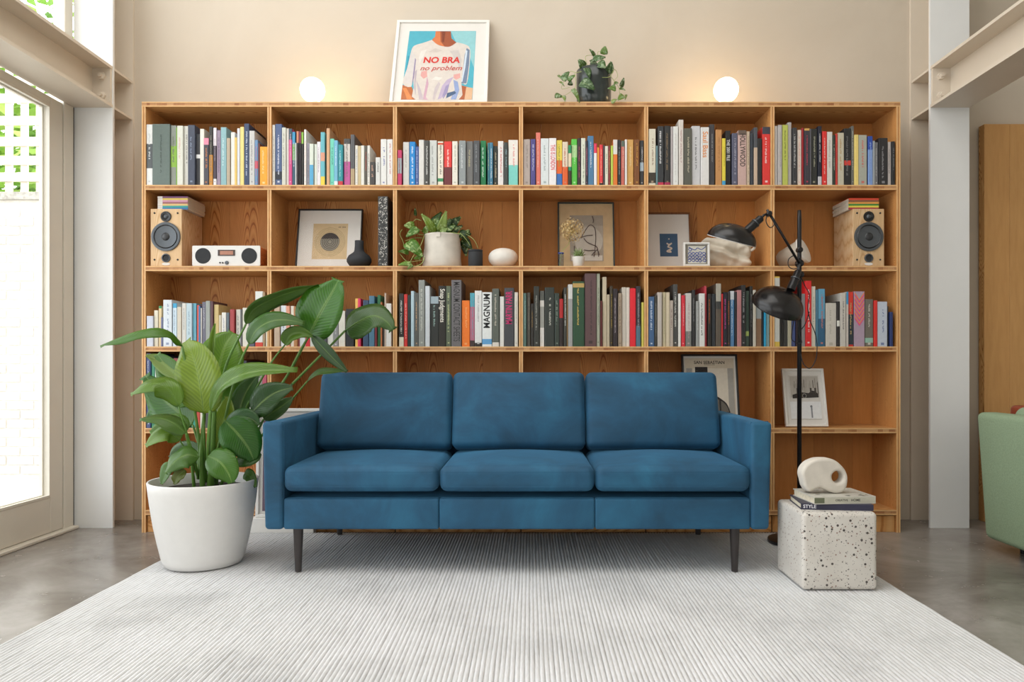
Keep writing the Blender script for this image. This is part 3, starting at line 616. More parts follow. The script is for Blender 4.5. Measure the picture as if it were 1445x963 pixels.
# x0 x1 top spine-colour [print-colour] [from:to:colour bands]; =TEXT= for readable titles; figures are picture measures of each compartment
ROWS = {
 ('top', 0): (195, 140, 890, '''78 145 258 e4e6e4 c0c4c4 460:715:5a5f62|145 330 255 66746e 3a4440|330 390 265 8f948c 5a6a48 480:700:8fb84a|390 402 290 7fae3c|402 465 272 dcdcd0 d8a8a0|465 515 268 e0dfd6 55544e|515 590 265 4a5060 8f9ab0|590 635 350 35363a - 565:605:e8e8e8|635 680 300 ece6da|680 735 400 4b4a52 d8803c 400:470:e890a8|735 775 280 3a3935 8a8478 575:890:c98b3c|780 815 293 4a3f4a a89aa4 293:480:e8dfe4;825:890:e4e0e0|820 860 320 9b8a9c 6a5a78|860 920 288 8fb7bd dfeeee|920 958 400 b9a994|962 1005 338 e6e4de|1005 1032 395 e0bf6c|1032 1060 300 d9dce6|1060 1102 283 ecd98a|1102 1155 248 3c4a68 d0d8e8|1158 1215 325 c9c8c6 8a8a88|1215 1250 420 6d8fb5 d84858 640:720:d05a68|1250 1268 455 6b3f3f|1268 1350 490 f2a531 f8d8a0'''),
 ('top', 1): (375, 140, 890, '''54 89 258 e3e2dc 77756f|90 160 248 4f6188 e8e8f0 745:830:2a2d38|165 208 290 cfcfc2 8a8a80|208 234 295 dcd9d2|234 271 300 cf4c86 f0d0e0 300:415:3d5560|272 305 335 35566a d0d8e0 335:460:3f95c0;460:630:6fa25f|305 318 450 d8d8d8|318 343 328 2c2428 - 328:450:c98468|343 365 330 2a2226 - 330:450:8a3f5a|365 388 335 33302e - 335:455:8fbf4f|397 420 310 ece9e4 e08a70|420 455 450 8f8a92 5a5a60|455 497 460 d5dccf - 680:890:5aa7cf|500 530 460 dfe6dc|530 568 435 e6e0e4 8a7a84|570 615 338 6ab4bf - 550:640:d89a80;800:890:f0d24a|632 667 298 cfa37c|668 712 405 72cdb5 3f7f78|712 752 425 74b3cf e6f0f4 850:890:e8e8e8|755 805 470 2c8f98 bfe8ea 850:890:c8343c|808 876 400 4a4744 8a8078 455:640:d8d2ca;640:890:c85f9e|885 928 365 5a5a5c - 720:890:b09a78|930 960 475 e3dfd4 8090b0|960 992 480 c9b78f|992 1028 478 e0ded6|1028 1058 478 5a564e c84a40|1060 1088 478 dedad2 3a3a3a|1090 1140 650 4a4644 d8a890|1145 1195 600 d8d8d4 30302e|1198 1260 410 e0dfdb 4a55a0|1265 1325 412 e3e1de c06868'''),
 ('top', 2): (550, 140, 890, '''80 125 525 c23a66 6f2f48 610:770:9aa3a8|135 200 437 cfccc6 9a9892|205 265 437 2086cc f0f4f8|268 303 490 4a5f98 c0c8e0|303 358 420 d8d6d0|358 410 425 4a4a46 e0e0dc|413 490 422 cdd0cb 8a8f8c|497 557 430 e8e0cf 2c2c2c 445:465:d05030;815:850:3f8f60|565 645 430 dd3c38 f6e6e0 700:890:6b2f33|652 710 435 e6e1d4 9aa08c|722 795 428 8f9596 d0d4d4|798 870 428 6f6e6c c0b88f|875 940 428 4f5154 9aa0a4|945 1005 422 1f7a4a d8ece0|1020 1042 447 2f6f78 d0c890|1042 1078 447 3f7893 d8e4ea|1080 1125 478 2f3430 c8b898|1130 1188 430 e2dedb d04a48|1192 1235 445 3f4442 8fb0b8|1240 1340 418 e9e4dc e08078 680:890:7fcfc4'''),
 ('top', 3): (730, 140, 890, '''60 135 410 b5a79f 8a7f78|140 190 410 4f4a86 d0d0e8|195 243 338 dd7868 f2d0c0|246 330 405 d9dfdf 8a9a9a|332 408 402 ece8e8 d83c40=THIS IS LONDON=.14:.68:0:.02|410 470 420 e6cf54 6a7a30 630:770:e8682c;770:890:3a70b8|472 530 440 e0d0b8 c05040 700:890:e0622c|533 567 475 3a3020 - 475:560:2a8c5a;560:700:e0d0b0;700:740:1f8a60|567 627 408 5cc24a d0f0c0 470:600:a8d090|630 665 402 3a2a2e c06070|667 713 402 d9dccb 6a7a5c|713 737 430 38343a e080a0|738 800 375 4f7da3 e8eef4|802 834 455 e8e4e4 - 455:555:e23a5a|836 858 495 e8a040|860 895 470 dd3c44 f0d0a0 870:890:202020|897 917 475 4a4042|917 950 485 e0dcc8 4a7a40|950 975 480 8a3a3a d8a060|978 1003 480 b8cc52|1003 1048 418 e07830 - 418:570:dedad4|1050 1085 415 30383c c0c8c8|1087 1122 430 c8685c e8c0b0 430:490:5a6a5c|1125 1148 415 e8e4e0|1150 1218 410 d9a860 e8d0a0|1222 1278 415 7a4a24 d8a040|1285 1330 420 3a3c40 d0d0d0 650:740:b0c8d8'''),
 ('top', 4): (908, 140, 890, '''57 130 305 d9d3bf 8a6a50 760:870:3a342a|132 152 480 6a8a90|152 215 275 34373a e8e8e8 860:890:c03050|222 285 270 2c2c2c 9a8060 860:890:a02850|287 311 280 b0a8a8|312 365 280 dfdfdb c8c8c4|370 420 210 d6cfc6 b08888|425 508 300 5a5a50 c8c0a8|510 598 270 cbcbcd 3a3a3a|602 688 288 dedcd9 e08a3c=Saul Bass=.05:.55:0:.015|695 748 255 3f3d40 a0a0a0|757 822 312 c28c56 a06c40|825 862 403 e2cf45 a89030 845:890:3f9ccc|864 918 318 222224 e0e0e0=THE 2001 FILE=.16:.55:0:.02|930 990 345 5a5c70 b0b0c0|992 1078 320 c8a8a0 2a2420=HOLLYWOOD=.06:.66:0:.02 320:370:6a5a50|1080 1115 330 c8b49c 8a7a64|1120 1150 350 3a4048|1155 1195 290 4f5258 - 500:890:c8b09a|1195 1240 405 2c2a2a|1245 1330 285 dd3a36 f2e2e0 285:360:3f3f4a'''),
 ('top', 5): (1085, 140, 890, '''65 95 270 c9c3bd|98 140 265 b9b3b0 8a8484|145 205 262 b9c05c 5a6030|205 245 232 b0aba8|252 300 290 3a3a3c c8c8c8|307 350 310 dfd0c4 e0a090|352 372 290 a02a30|375 430 300 3a3840 d83a5a 300:322:d8a85a|430 445 305 5a5a60|445 515 300 2e302e b0b098|518 558 275 1c2030 f0f0f0 800:890:c8c8cc|562 610 330 d8322e f0e8e0|612 668 335 d6d3cb b0a8a0|670 697 370 2f3a30 d0d0c0|700 722 355 c84038 2a2a2a|725 790 345 c3bda8 b08848|795 870 295 26282a 7a7a7a 630:680:d04038|872 900 270 6a6a64 d0d0c8|900 940 365 e8cf7a|940 1030 368 a9ab9f d84038|1040 1090 380 2f4fa8 a0b8e8 520:890:7f9cd0|1090 1112 430 9aa0a4|1115 1150 440 7f8084 e0e0e0|1150 1245 400 2a2a2c 9a9a9c|1247 1282 440 b8b0ac 3a3a3a|1285 1322 435 2c2c2e 8f8f90'''),
 ('third', 0): (195, 375, 843, '''85 155 525 c8ccd8|155 198 465 ddd5c0|200 232 418 dcc59a - 418:445:2f8a50|233 255 540 6a6f8f|258 350 357 d6dde4 5a6f98|355 398 392 c9dbe8 8090a8 392:440:3fa3cf|400 445 430 cfc6b6|455 500 392 d3d0c8 8a8f90|500 560 392 b9cdd6 6f8fa8|560 597 392 6fb3c8|603 627 410 d8503c|627 645 420 4f78a8|645 662 440 c8c4c0|662 703 378 6a6878 c8c8d0|703 750 368 9a9f9a|752 782 372 5a3a40|785 835 405 cdb57c|838 868 515 c8bfa8|868 915 488 e3dfd6 6a6a9a|918 950 490 5f6a72|955 1003 455 a83f42|1010 1060 455 dad6cc 8a8a8a|1062 1082 455 6f7070|1085 1150 440 dedacd|1150 1215 520 5a5a6a|1220 1300 268 dddfd9 - 800:843:d0402f|1300 1325 275 a88c6a|1328 1346 470 e0dac8'''),
 ('third', 1): (375, 375, 843, '''85 145 420 c0a890|150 208 415 d8dfe4 4a5060|210 250 420 dd9a80|255 290 420 e3dccd|290 330 425 b07a4a|330 345 400 a85a60|345 405 362 d3d9dc|407 455 390 c02830|460 500 430 c8c8c0|500 560 440 e0ded6 5a5a5a|560 640 430 4a4a4e|640 700 480 d8d8d0|700 755 480 8a8a8a d8d8d8|755 825 470 dcd8cc|830 915 450 2a2a2e|930 960 342 e8c060|960 992 342 d83a60|1015 1075 360 3a4f68|1078 1135 315 4f7890|1135 1160 415 7a3038|1160 1195 305 2f7048|1197 1215 380 b06a40|1215 1240 420 38302c|1240 1256 285 c8b8a8|1257 1312 395 dfdcd6'''),
 ('third', 2): (550, 375, 843, '''95 145 290 2c2a28 e8e8e0 745:843:d8d0bc|145 183 298 cc3430 f0c0b8|185 218 305 20302f|220 255 265 b3cbd5|258 300 285 5a5c58 e0b080|300 365 150 8d918c c8cac0|370 418 212 cdd3d8|420 508 320 2c302e 9fc0b8 320:395:9fb0b8|508 585 210 26241f f0ece0=Snap Judgments=.05:.6:0:.01|588 640 212 5a6450 c8d098|643 748 150 6d6a6c 232123=MAGNUM CONTACT SHEETS=.03:.92:0:.005|752 835 362 ef7a22 f4b070|838 887 285 b06a80 4fa0b0 285:430:4fa0b0;780:843:3a2a2a|888 962 262 dedfdd 9a9a9a 805:843:2a2826|965 1068 278 e3e6e4 1f2122=MAGNUM=.03:.66:1:.035 765:820:5fa0d0|1070 1143 240 5a6058 c8c0b0 800:843:d8d2c8|1150 1195 322 dad8d2|1197 1300 232 3f4146 c8286a=MARTIN PARR=.06:.62:1:.03|1303 1340 278 d6d0c4 8a8a80'''),
 ('third', 3): (730, 375, 847, '''60 97 290 4f6a62 a8c0b8|103 137 285 4a463e 8a8678|143 170 400 2c2824 c89a3c|172 230 220 2e302a a8a8a0|235 283 265 5a5c56 - 365:430:d8d4cc;430:650:a0a098;650:847:e0dcd4|287 388 230 2b322d d0d0c4|390 440 290 2f3a32 8a9a8a|440 480 350 2a1d1d - 350:550:b01f22|485 517 232 3a3a34 e0e0d8|517 530 240 8a6a3a|531 579 200 9a9a98 - 200:350:d0d0cc|580 702 168 254a31 d8b860 188:232:b89858|706 829 85 5f4546 2c1e20|830 867 85 a8ac98 4a4c40|870 890 370 5a1f1f|893 937 120 c3b69c|938 967 305 b8ab92|968 1000 215 3a3020 c8a848|1003 1050 245 2c2226 d0c0c8|1055 1095 290 a3917c 3a302a|1097 1139 228 cdc5b8|1140 1178 230 d6cfc2|1180 1240 240 e01f2f|1242 1290 218 2c2a30 b0b0b4 630:847:4f7080|1298 1327 385 dcd767'''),
 ('third', 4): (908, 375, 850, '''55 115 330 3f5f86 d8e0ec|117 147 320 3a3832 9a9888|148 195 285 bdb4ac|202 239 283 c3b898 8a8468|240 277 285 cdbfa4|278 314 370 b5a89c 6a5048|315 362 200 4a4a48 e0e0d8|367 395 298 e3dfd8|400 440 315 d62f3f f0c0c0|445 508 293 c9c4be a88888 690:850:7a7c78|512 545 260 2c2c2c a0a0a0|550 584 378 9a9c98 e0e0e0|585 644 297 dededa 3a3a3a|645 668 215 b8404a|675 715 300 26221e e0702c|720 759 300 2f3438|760 814 195 5f5448 - 195:380:a9a496;380:460:3a3a38|815 835 300 c83034|838 880 285 20202a d850a8|882 910 280 3a3230 e8783c|915 958 270 5a88b4 d8e4ee 270:360:d0d4d8|960 979 280 2a2a2c|980 1027 262 b87f80|1028 1072 210 2e2e2e b0b0b0|1075 1112 268 3a4a40 - 690:740:a0b060|1115 1148 220 262624 8a8a88|1150 1179 260 c8c0b0|1180 1240 300 9aa0a0 - 560:850:8a6a50|1245 1264 490 2a2c30|1265 1285 490 2f9fc8|1288 1325 500 8fb8c0'''),
 ('third', 5): (1085, 375, 850, '''62 118 120 d8b850 - 135:800:c8c8c0|120 159 300 1f1c1a|160 199 300 3a3836|200 239 320 b0a890|240 289 330 4f5f98|290 329 300 3a2a2a|330 384 300 8a8688|385 450 165 d8262a f0e8e4|450 497 222 d6d2c4 8a8678|500 526 260 4f8098|527 597 248 2f5f80 d08070 248:560:5fa0c0|602 715 395 cfcac0 a8a498|715 745 380 2a2828 - 580:640:e0e0d8|747 808 293 cbc6be 4a4644|812 835 280 c8c0b8 - 280:410:3f90c0|838 893 280 2f3a44 e0c080 280:515:dd3a2c;830:850:d03030|898 1010 275 ad98ac - @chevron|1015 1103 355 6f6a60 d0ccc0 760:810:8fb8a8|1105 1140 370 d5302a|1142 1245 382 c0c8d6 2f4a8c|1245 1265 430 2f3338|1268 1300 490 27376a'''),
 ('fourth', 0): (195, 490, 838, '''78 128 60 3a4a78 d0d8e8|130 165 85 3f8a68|170 230 100 e0e0e0|235 300 90 4a5f8a|305 360 130 c8b090|365 420 110 8a3a3a|425 480 120 2c3a4a|485 540 95 d8d4c8|545 590 140 3fa08a|592 640 130 c04838|645 700 120 e0dacb|705 760 135 4a4a4a|765 830 110 8fa0b0|835 890 125 b09070|895 950 120 2a8a78|955 1010 130 c8c8c8|1015 1070 120 a05040|1075 1130 135 3a3a44|1135 1190 205 e3dfd6|1195 1240 200 7a4a5a|1245 1290 208 9a9890|1295 1340 195 c05a70'''),
}
BAYN = 'first second third fourth fifth sixth'.split()
SHZ = {'top': SH[0], 'third': SH[2], 'fourth': SH[3]}
brd = random.Random(11)
for (row, bay), (ox, oy, bot, txt) in ROWS.items():
    prev = -9; n = 0; zb = SHZ[row]+.0003
    for it in txt.split('|'):
        a = it.split(' ', 4); x0, x1, top, hx = float(a[0]), float(a[1]), float(a[2]), a[3]; rest = a[4] if len(a) > 4 else ''
        tcol = None; text = None; pat = None; bands = []
        if '=' in rest:
            q = rest.split('='); tcol = q[0].strip(); tail = q[2].split(' ', 1); k = tail[0].split(':'); text = (q[1], (float(k[0]), float(k[1])), int(k[2]), float(k[3])); rest = tail[1] if len(tail) > 1 else ''
        else:
            q = rest.split(' ', 1); tcol = q[0] if q[0] not in ('', '-') else None; rest = q[1] if len(q) > 1 else ''
        if rest.startswith('@'): pat = chevrons; rest = ''
        for b in rest.split(';') if rest else []:
            f, g, c = b.split(':'); bands.append((max(0, 1-(float(g)-top)/(bot-top)), min(1, 1-(float(f)-top)/(bot-top)), c))
        X0 = max(bx(ox+x0/Z)+.0004, prev+.0006, edges[bay]+(TD/2 if bay else 0)+.001); X1 = min(bx(ox+x1/Z)-.0004, edges[bay+1]-(TD/2 if bay < 5 else 0)-.001); prev = X1; n += 1
        h = (bot-top)/Z/S0*1.004; wd = X1-X0; dep = min(.262, max(.14, h*.76))
        size = ('tall ' if h > .275 else 'short ' if h < .2 else '')+('thick ' if wd > .036 else 'slim ' if wd < .013 else '')
        lead = f'{size}{cname(hx)} book'
        lead += f' with {cname(tcol)} {"lettering" if text else "print"}' if tcol else (f' with {cname(bands[0][2])} band' if bands and cname(bands[0][2]) != cname(hx) else '')
        if pat: lead = 'lilac book with orange and pink zigzag spine'
        lab = f'{lead}, {ORD[n-1]} from left, {row} row, {BAYN[bay]} compartment'
        book(X0, X1, .002+brd.random()**2*.014, zb, h, dep, hx, tcol, bands, text, lab, f'books in the {row} row', brd, pattern=pat)

# ------------------------------------------------------------------ pictures
def picture(name, label, X, yb, zb, wd, h, lean_deg, fmat, fw, art, mount=None, depth=.022, group=None, rz=0):
    """framed picture leaning back; art(m, H) draws flat printed shapes with a 0..1 sheet placed by H"""
    rt = thing(name, label, 'picture', (X, yb, zb+depth*math.sin(math.radians(lean_deg))), (math.radians(-lean_deg), 0, rz), group)
    for nm, b in (('frame_rail', (-wd/2, wd/2, 0, depth, 0, fw)), ('frame_rail', (-wd/2, wd/2, 0, depth, h-fw, h)), ('frame_stile', (-wd/2, -wd/2+fw, 0, depth, fw, h-fw)), ('frame_stile', (wd/2-fw, wd/2, 0, depth, fw, h-fw))):
        m = MB(); m.box(*b); m.build(nm, fmat, rt, bevel=min(.0015, fw*.2), seg=1)
    m = MB(); m.box(-wd/2+fw, wd/2-fw, .010, depth-.001, fw, h-fw); m.build('mount', mount or M['mat_white'], rt)
    m = MB(); layer = [0]
    def H(pts, c):
        layer[0] += 1; y = .0096-.00006*layer[0]
        m.poly([(-wd/2+fw+p[0]*(wd-2*fw), y, fw+p[1]*(h-2*fw)) for p in pts], 0, lin(c))
    def T(txt, x, z, size, c, maxw=None, shear=0, bold=0):
        layer[0] += 1; y = .0096-.00006*layer[0]
        add_text(m, txt, size, lin(c), (-wd/2+fw+x*(wd-2*fw), y, fw+z*(h-2*fw)), (1, 0, 0), (0, 0, 1), maxw, shear, bold)
    art(H, T); m.build('print', M['print_matt'], rt)
    m = MB(); y = .0045; m.poly([(-wd/2+fw, y, fw), (wd/2-fw, y, fw), (wd/2-fw, y, h-fw), (-wd/2+fw, y, h-fw)]); m.build('glazing', M['picture_glass'], rt)
    return rt
def rect(a, b, c, d): return [(a, c), (b, c), (b, d), (a, d)]
def circ(x, y, rx, ry, n=40, a0=0, a1=360): return [(x+rx*math.cos(math.radians(a0+(a1-a0)*i/n)), y+ry*math.sin(math.radians(a0+(a1-a0)*i/n))) for i in range(n+(0 if a1-a0 == 360 else 1))]
def stroke(H, pts, wdt, c, asp=1.0):
    for (x0, y0), (x1, y1) in zip(pts, pts[1:]):
        dx, dy = x1-x0, (y1-y0)*asp; L = math.hypot(dx, dy) or 1; nx, ny = -dy/L*wdt/2, dx/L*wdt/2/asp
        ex, ey = dx/L*wdt*.3, dy/L*wdt*.3/asp
        H([(x0+nx-ex, y0+ny-ey), (x0-nx-ex, y0-ny-ey), (x1-nx+ex, y1-ny+ey), (x1+nx+ex, y1+ny+ey)], c)
def curve_pts(P_, n=8):
    out = []
    for i in range(len(P_)-1):
        p0 = P_[max(i-1, 0)]; p1 = P_[i]; p2 = P_[i+1]; p3 = P_[min(i+2, len(P_)-1)]
        for k in range(n):
            t = k/n; out.append(tuple(.5*((2*p1[j])+(-p0[j]+p2[j])*t+(2*p0[j]-5*p1[j]+4*p2[j]-p3[j])*t*t+(-p0[j]+3*p1[j]-3*p2[j]+p3[j])*t**3) for j in range(len(p1))))
    return out+[tuple(P_[-1])]
def art_shirt(H, T):
    def q(px, pz): return ((px-115)/(1105-115), (910-pz)/(910-140)*.965+.035)     # measured on the picture
    def Q(pts, c): H([q(*p) for p in pts], c)
    Q([(230, 222), (988, 222), (978, 912), (200, 912)], '4fa9bb'); Q([(700, 225), (985, 225), (980, 600), (900, 420), (760, 330)], '8fc4c8'); Q([(236, 480), (290, 480), (260, 640), (225, 640)], '2f93a8')
    Q([(205, 770), (310, 790), (360, 912), (200, 912)], 'b5683c'); Q([(830, 770), (925, 790), (905, 912), (815, 912)], 'a85a34'); Q([(905, 790), (978, 800), (974, 912), (890, 912)], 'd8b08c')
    Q([(208, 800), (250, 800), (330, 912), (270, 912)], 'd88850')
    Q([(528, 225), (700, 225), (712, 300), (780, 350), (740, 400), (620, 410), (520, 380), (492, 315), (525, 280)], '9a5030'); Q([(528, 225), (580, 225), (590, 330), (640, 385), (540, 360), (495, 315), (525, 280)], 'd07848'); Q([(600, 230), (640, 230), (630, 340), (610, 340)], '7a3a22')
    Q(curve_pts([(492, 315), (400, 345), (300, 375), (268, 430), (240, 600), (205, 755), (300, 790), (315, 700), (330, 800), (360, 912), (830, 912), (850, 760), (910, 760), (932, 560), (930, 420), (890, 370), (775, 340)], 3)+curve_pts([(775, 340), (700, 385), (620, 382), (550, 360), (492, 315)], 3)[1:-1], 'd3cac1')
    Q([(890, 400), (925, 420), (925, 560), (905, 755), (848, 755), (862, 600), (870, 470)], '6f8098'); Q([(880, 420), (900, 430), (885, 600), (860, 740), (850, 740), (868, 560)], 'c8d4e0'); Q([(270, 430), (320, 480), (318, 640), (300, 770), (212, 750), (245, 590)], 'cfc8c4'); Q([(318, 500), (330, 520), (325, 700), (308, 770), (312, 640)], '8f80a0')
    for pts, c in (([(400, 640), (460, 630), (470, 690), (430, 710), (395, 680)], 'd8a09a'), ([(760, 670), (830, 655), (835, 700), (790, 720), (760, 700)], 'd8a09a'), ([(470, 690), (490, 760), (470, 890), (500, 912), (440, 912), (455, 800)], 'c8a0b0'), ([(640, 780), (690, 720), (760, 690), (700, 800), (640, 900), (600, 912)], 'b8a8c0'), ([(760, 720), (810, 740), (830, 820), (800, 912), (740, 912), (780, 820)], '8fa0c8'), ([(700, 850), (780, 830), (800, 850), (740, 880), (690, 900)], '4a6080'), ([(350, 720), (400, 800), (450, 912), (400, 912)], 'bdb0b6'), ([(560, 800), (600, 740), (620, 760), (580, 860), (570, 912), (545, 912)], 'c2b6b8'), ([(380, 430), (440, 420), (420, 470), (370, 560), (360, 500)], 'dcd6ce'), ([(700, 430), (800, 420), (840, 520), (830, 640), (800, 560)], 'c4bcb8'), ([(520, 720), (560, 690), (640, 700), (600, 730)], 'ded8d0'), ([(330, 640), (350, 620), (345, 760), (360, 880), (335, 800)], 'b4a6b0'), ([(680, 780), (720, 760), (700, 850), (660, 905), (650, 880)], '9a90b4'), ([(460, 440), (540, 400), (620, 430), (540, 440)], 'c8beb6')): Q(pts, c)
    x, z = q(612, 527); T('NO BRA', x, z, .042, 'd03028', .205, .12, .045)
    x, z = q(612, 607); T('no problem', x, z, .034, 'c43a34', .235, .35, .004)
picture('framed_picture', 'white-framed painting of a white slogan t-shirt on top of the bookcase', -.499, .055, ZT+.0005, .533, .625, 23.5, M['frame_white'], .018, art_shirt, M['mat_white'])
def art_rings(H, T):
    H(rect(.23, .79, .15, .77), 'cdb48c')
    for r in (.245, .225, .205, .185, .168): H(circ(.51, .45, r, r*1.02), '85744f'); H(circ(.51, .45, r-.004, (r-.004)*1.02), 'cdb48c')
    H(circ(.51, .45, .155, .16), '6f6a60')
    for r in (.142, .128, .114, .10, .086, .072, .058, .044, .03): H(circ(.51, .45, r, r*1.02), '8f897c' if int(r*1000) % 28 < 14 else '605b52')
    H(circ(.51, .45, .152, .157, 30, 20, 160), '3f3836'); [H(rect(.64+.02*i, .655+.02*i, .70, .712), '3a3430') for i in range(6) if i != 2]
picture('framed_picture', 'black-framed print of a dark circle within thin rings beside the black vase', -1.122, .140, SH[1]+.0005, .362, .352, 11, M['frame_black'], .0075, art_rings)
def art_loop(H, T):
    H(rect(.20, .82, .11, .82), '9c9284'); H(rect(.205, .815, .40, .66), 'a89e90'); H(circ(.55, .42, .26, .22), 'b8b0a4'); H(rect(.22, .80, .12, .20), 'c8c2b8')
    for pts in ([(.42, .49), (.50, .60), (.56, .66), (.62, .66), (.67, .60), (.68, .45), (.66, .28)], [(.40, .47), (.50, .50), (.62, .51)], [(.46, .46), (.52, .40), (.62, .36), (.70, .32), (.73, .18)], [(.46, .28), (.55, .27), (.66, .27), (.64, .18)], [(.60, .20), (.70, .28), (.74, .20)], [(.28, .34), (.28, .12)], [(.62, .80), (.64, .74), (.63, .70)]):
        stroke(H, curve_pts(pts, 5), .016, '5a4c48', 1.2)
picture('framed_picture', 'dark-framed print with a beige mount and looping line drawing', .3145, .165, SH[1]+.0005, .318, .392, 8, M['frame_teal'], .008, art_loop, plain('beige_mount', 'c0a680', .85))
def art_blue(H, T):
    H(rect(.34, .74, .22, .64), '3a5878'); stroke(H, curve_pts([(.50, .46), (.55, .44), (.60, .46), (.52, .40), (.58, .38), (.60, .36), (.52, .33), (.50, .31), (.58, .30), (.55, .33)], 5), .028, 'd8c8b8', 1.1); H(circ(.545, .54, .015, .012), 'd8c8b8')
picture('framed_picture', 'brown-framed print with a small blue card on cream', .7705, .175, SH[1]+.0005, .27, .335, 9, M['frame_brown'], .009, art_blue)
def art_tile(H, T):
    H(rect(.02, .98, .02, .98), '8a8478'); H(rect(.13, .90, .06, .92), 'd9d5c6')
    rd = random.Random(5)
    for i in range(16):
        x = .18+.16*(i % 5)+rd.uniform(-.02, .02); y = .14+.17*(i//5)+rd.uniform(-.02, .02)+.05; r = .07
        stroke(H, curve_pts([(x-r, y), (x-.02, y+r), (x+r, y+.02), (x+.02, y-r), (x-r*.6, y-r*.6)], 3), .032, '3f4f98')
    stroke(H, curve_pts([(.14, .84), (.4, .70), (.52, .80), (.7, .72), (.88, .86)], 4), .035, '34448c')
picture('framed_picture', 'small white box frame holding a blue and white patterned tile', .895, .012, SH[1]+.0005, .140, .128, 3, M['frame_white'], .009, art_tile, depth=.03)
def art_seb(H, T):
    H(rect(.03, .97, .03, .97), 'cfc2ac'); T('SAN SEBASTIAN', .5, .905, .0165, '2a2020', .185, 0, .03); [H(rect(.40+.026*i, .42+.026*i, .868, .876), '5a504a') for i in range(8)]
    H(rect(.05, .16, .10, .82), '9a9690'); H(rect(.18, .84, .10, .82), 'ddd3c2'); H(rect(.84, .95, .10, .82), 'a8a49c'); H(rect(.22, .46, .45, .84), '241c1a')
    H(curve_pts([(.46, .52), (.56, .44), (.68, .38), (.80, .30), (.86, .18), (.86, .16)], 4)+[(.30, .16), (.30, .52)], '2c2826')
    H(curve_pts([(.48, .42), (.60, .38), (.72, .33), (.80, .26), (.84, .18)], 4)+[(.34, .18), (.34, .42)], '6c675f'); H(rect(.66, .69, .18, .36), '2c2826'); H(rect(.10, .86, .05, .17), 'd6d0c6')
picture('framed_picture', 'black-framed arched doorway poster leaning on the shelf behind the sofa', .992, .07, SH[3]+.0005, .308, .40, 10, M['frame_black'], .010, art_seb)
def art_car(H, T):
    H(rect(.10, .92, .08, .92), 'd2cdc6'); H(rect(.14, .90, .50, .90), 'b9b2a8')
    rd = random.Random(8)
    for i in range(26): x = .15+.74*rd.random(); a = rd.uniform(.55, .7); H(rect(x, x+rd.uniform(.006, .02), a, rd.uniform(.75, .89)), rd.choice(['7a7268', '958c82', '5f574e', 'a59c90']))
    H([(.18, .48), (.88, .50), (.88, .56), (.80, .62), (.70, .63), (.62, .58), (.40, .60), (.28, .57), (.18, .55)], '3a3430'); H(circ(.5, .53, .06, .045), '8a847c'); H(circ(.5, .53, .04, .03), '2c2826')
    for x in (.3, .66, .78): H(rect(x, x+.05, .58, .68), '4a423c')
    H(rect(.10, .92, .10, .42), 'e2e2e2'); H(circ(.66, .33, .03, .024), '6a6a6a'); H(rect(.645, .685, .12, .33), '85858a')
picture('framed_picture', 'white-framed black and white photograph of an old car on the lower shelf', 1.500, .045, SH[3]+.0005, .229, .322, 13, M['frame_white'], .013, art_car)
def art_poster(H, T):
    H(rect(.04, .96, .03, .97), 'c8c0b8'); H(rect(.04, .12, .03, .97), '6f5a68'); H(rect(.14, .5, .1, .9), 'c88a70'); H(rect(.12, .96, .03, .14), '4f7a60'); H(rect(.12, .3, .15, .4), 'e0b860')
m = MB((-1.40, -.04, 0)); m.rbox(-1.41, -.031, .045, .54, .05, .09, .004, n=1, seg=1)
t = m.build('low_white_box', M['frame_white'], None, bevel=0); t.location = (-1.40, -.04, 0); tag(t, 'low white wooden box on the floor behind the white plant pot', 'box')
picture('framed_picture', 'large white-framed poster half hidden behind the sofa arm', -1.22, -.051, .0905, .46, .575, 2.4, M['frame_white'], .016, art_poster, depth=.02)

# ------------------------------------------------------------------ things on the second shelf
Z2 = SH[1]+.0004
def speaker(X, label):
    w2 = .084; h = .308; y0 = .012; o = (X, y0, Z2)
    rt = thing('bookshelf_speaker', label, 'speaker', o, group='pair of bookshelf speakers'); m = MB(); m.box(-w2, w2, 0, .245, 0, h); cab = m.build('cabinet', M['speaker_wood'], rt, bevel=.002, seg=1)
    RX = Matrix.Rotation(PI/2, 3, 'X')
    def disc(nm, z, prof, mat, par=rt):
        m = MB(); m.lathe(prof, 40, (0, 0, z), RX, capb=False, capt=True); return m.build(nm, mat, par, smooth=True, angle=50)
    # profile heights are distances in front of the baffle
    w = disc('woofer', .158, [(.078, 0), (.078, .006), (.072, .008), (.066, .006)], M['cone_ring'])
    disc('woofer_surround', .158, [(.066, .004), (.061, .009), (.056, .004)], M['black_satin'], w); disc('woofer_cone', .158, [(.056, .005), (.03, .0012), (.024, .0012), (.022, .006), (.012, .010), (.001, .011)], M['cone'], w)
    w = disc('tweeter', .266, [(.028, 0), (.028, .005), (.02, .006), (.013, .002)], M['black_satin']); disc('tweeter_dome', .266, [(.012, .002), (.009, .006), (.004, .008), (.0005, .0085)], M['cone_ring'], w)
    w = disc('bass_port', .044, [(.023, 0), (.023, .005), (.018, .006), (.0165, .0012)], M['cone_ring']); disc('port_hole', .044, [(.0165, .0014), (.001, .0013)], M['black_matt'], w)
    for sx in (-1, 1):
        for z in (.035, .285):
            m = MB(); m.lathe([(.005, 0), (.005, .002), (.0035, .003)], 10, (sx*.062, 0, z), RX, capb=False); m.build('grille_plug', M['black_matt'], rt)
    m = MB(); m.lathe([(.022, 0), (.022, .002)], 20, (0, 0, .012), RX, sy=.35); m.build('badge', M['mat_white'], rt)
    return rt
SPZ = Z2+.3085
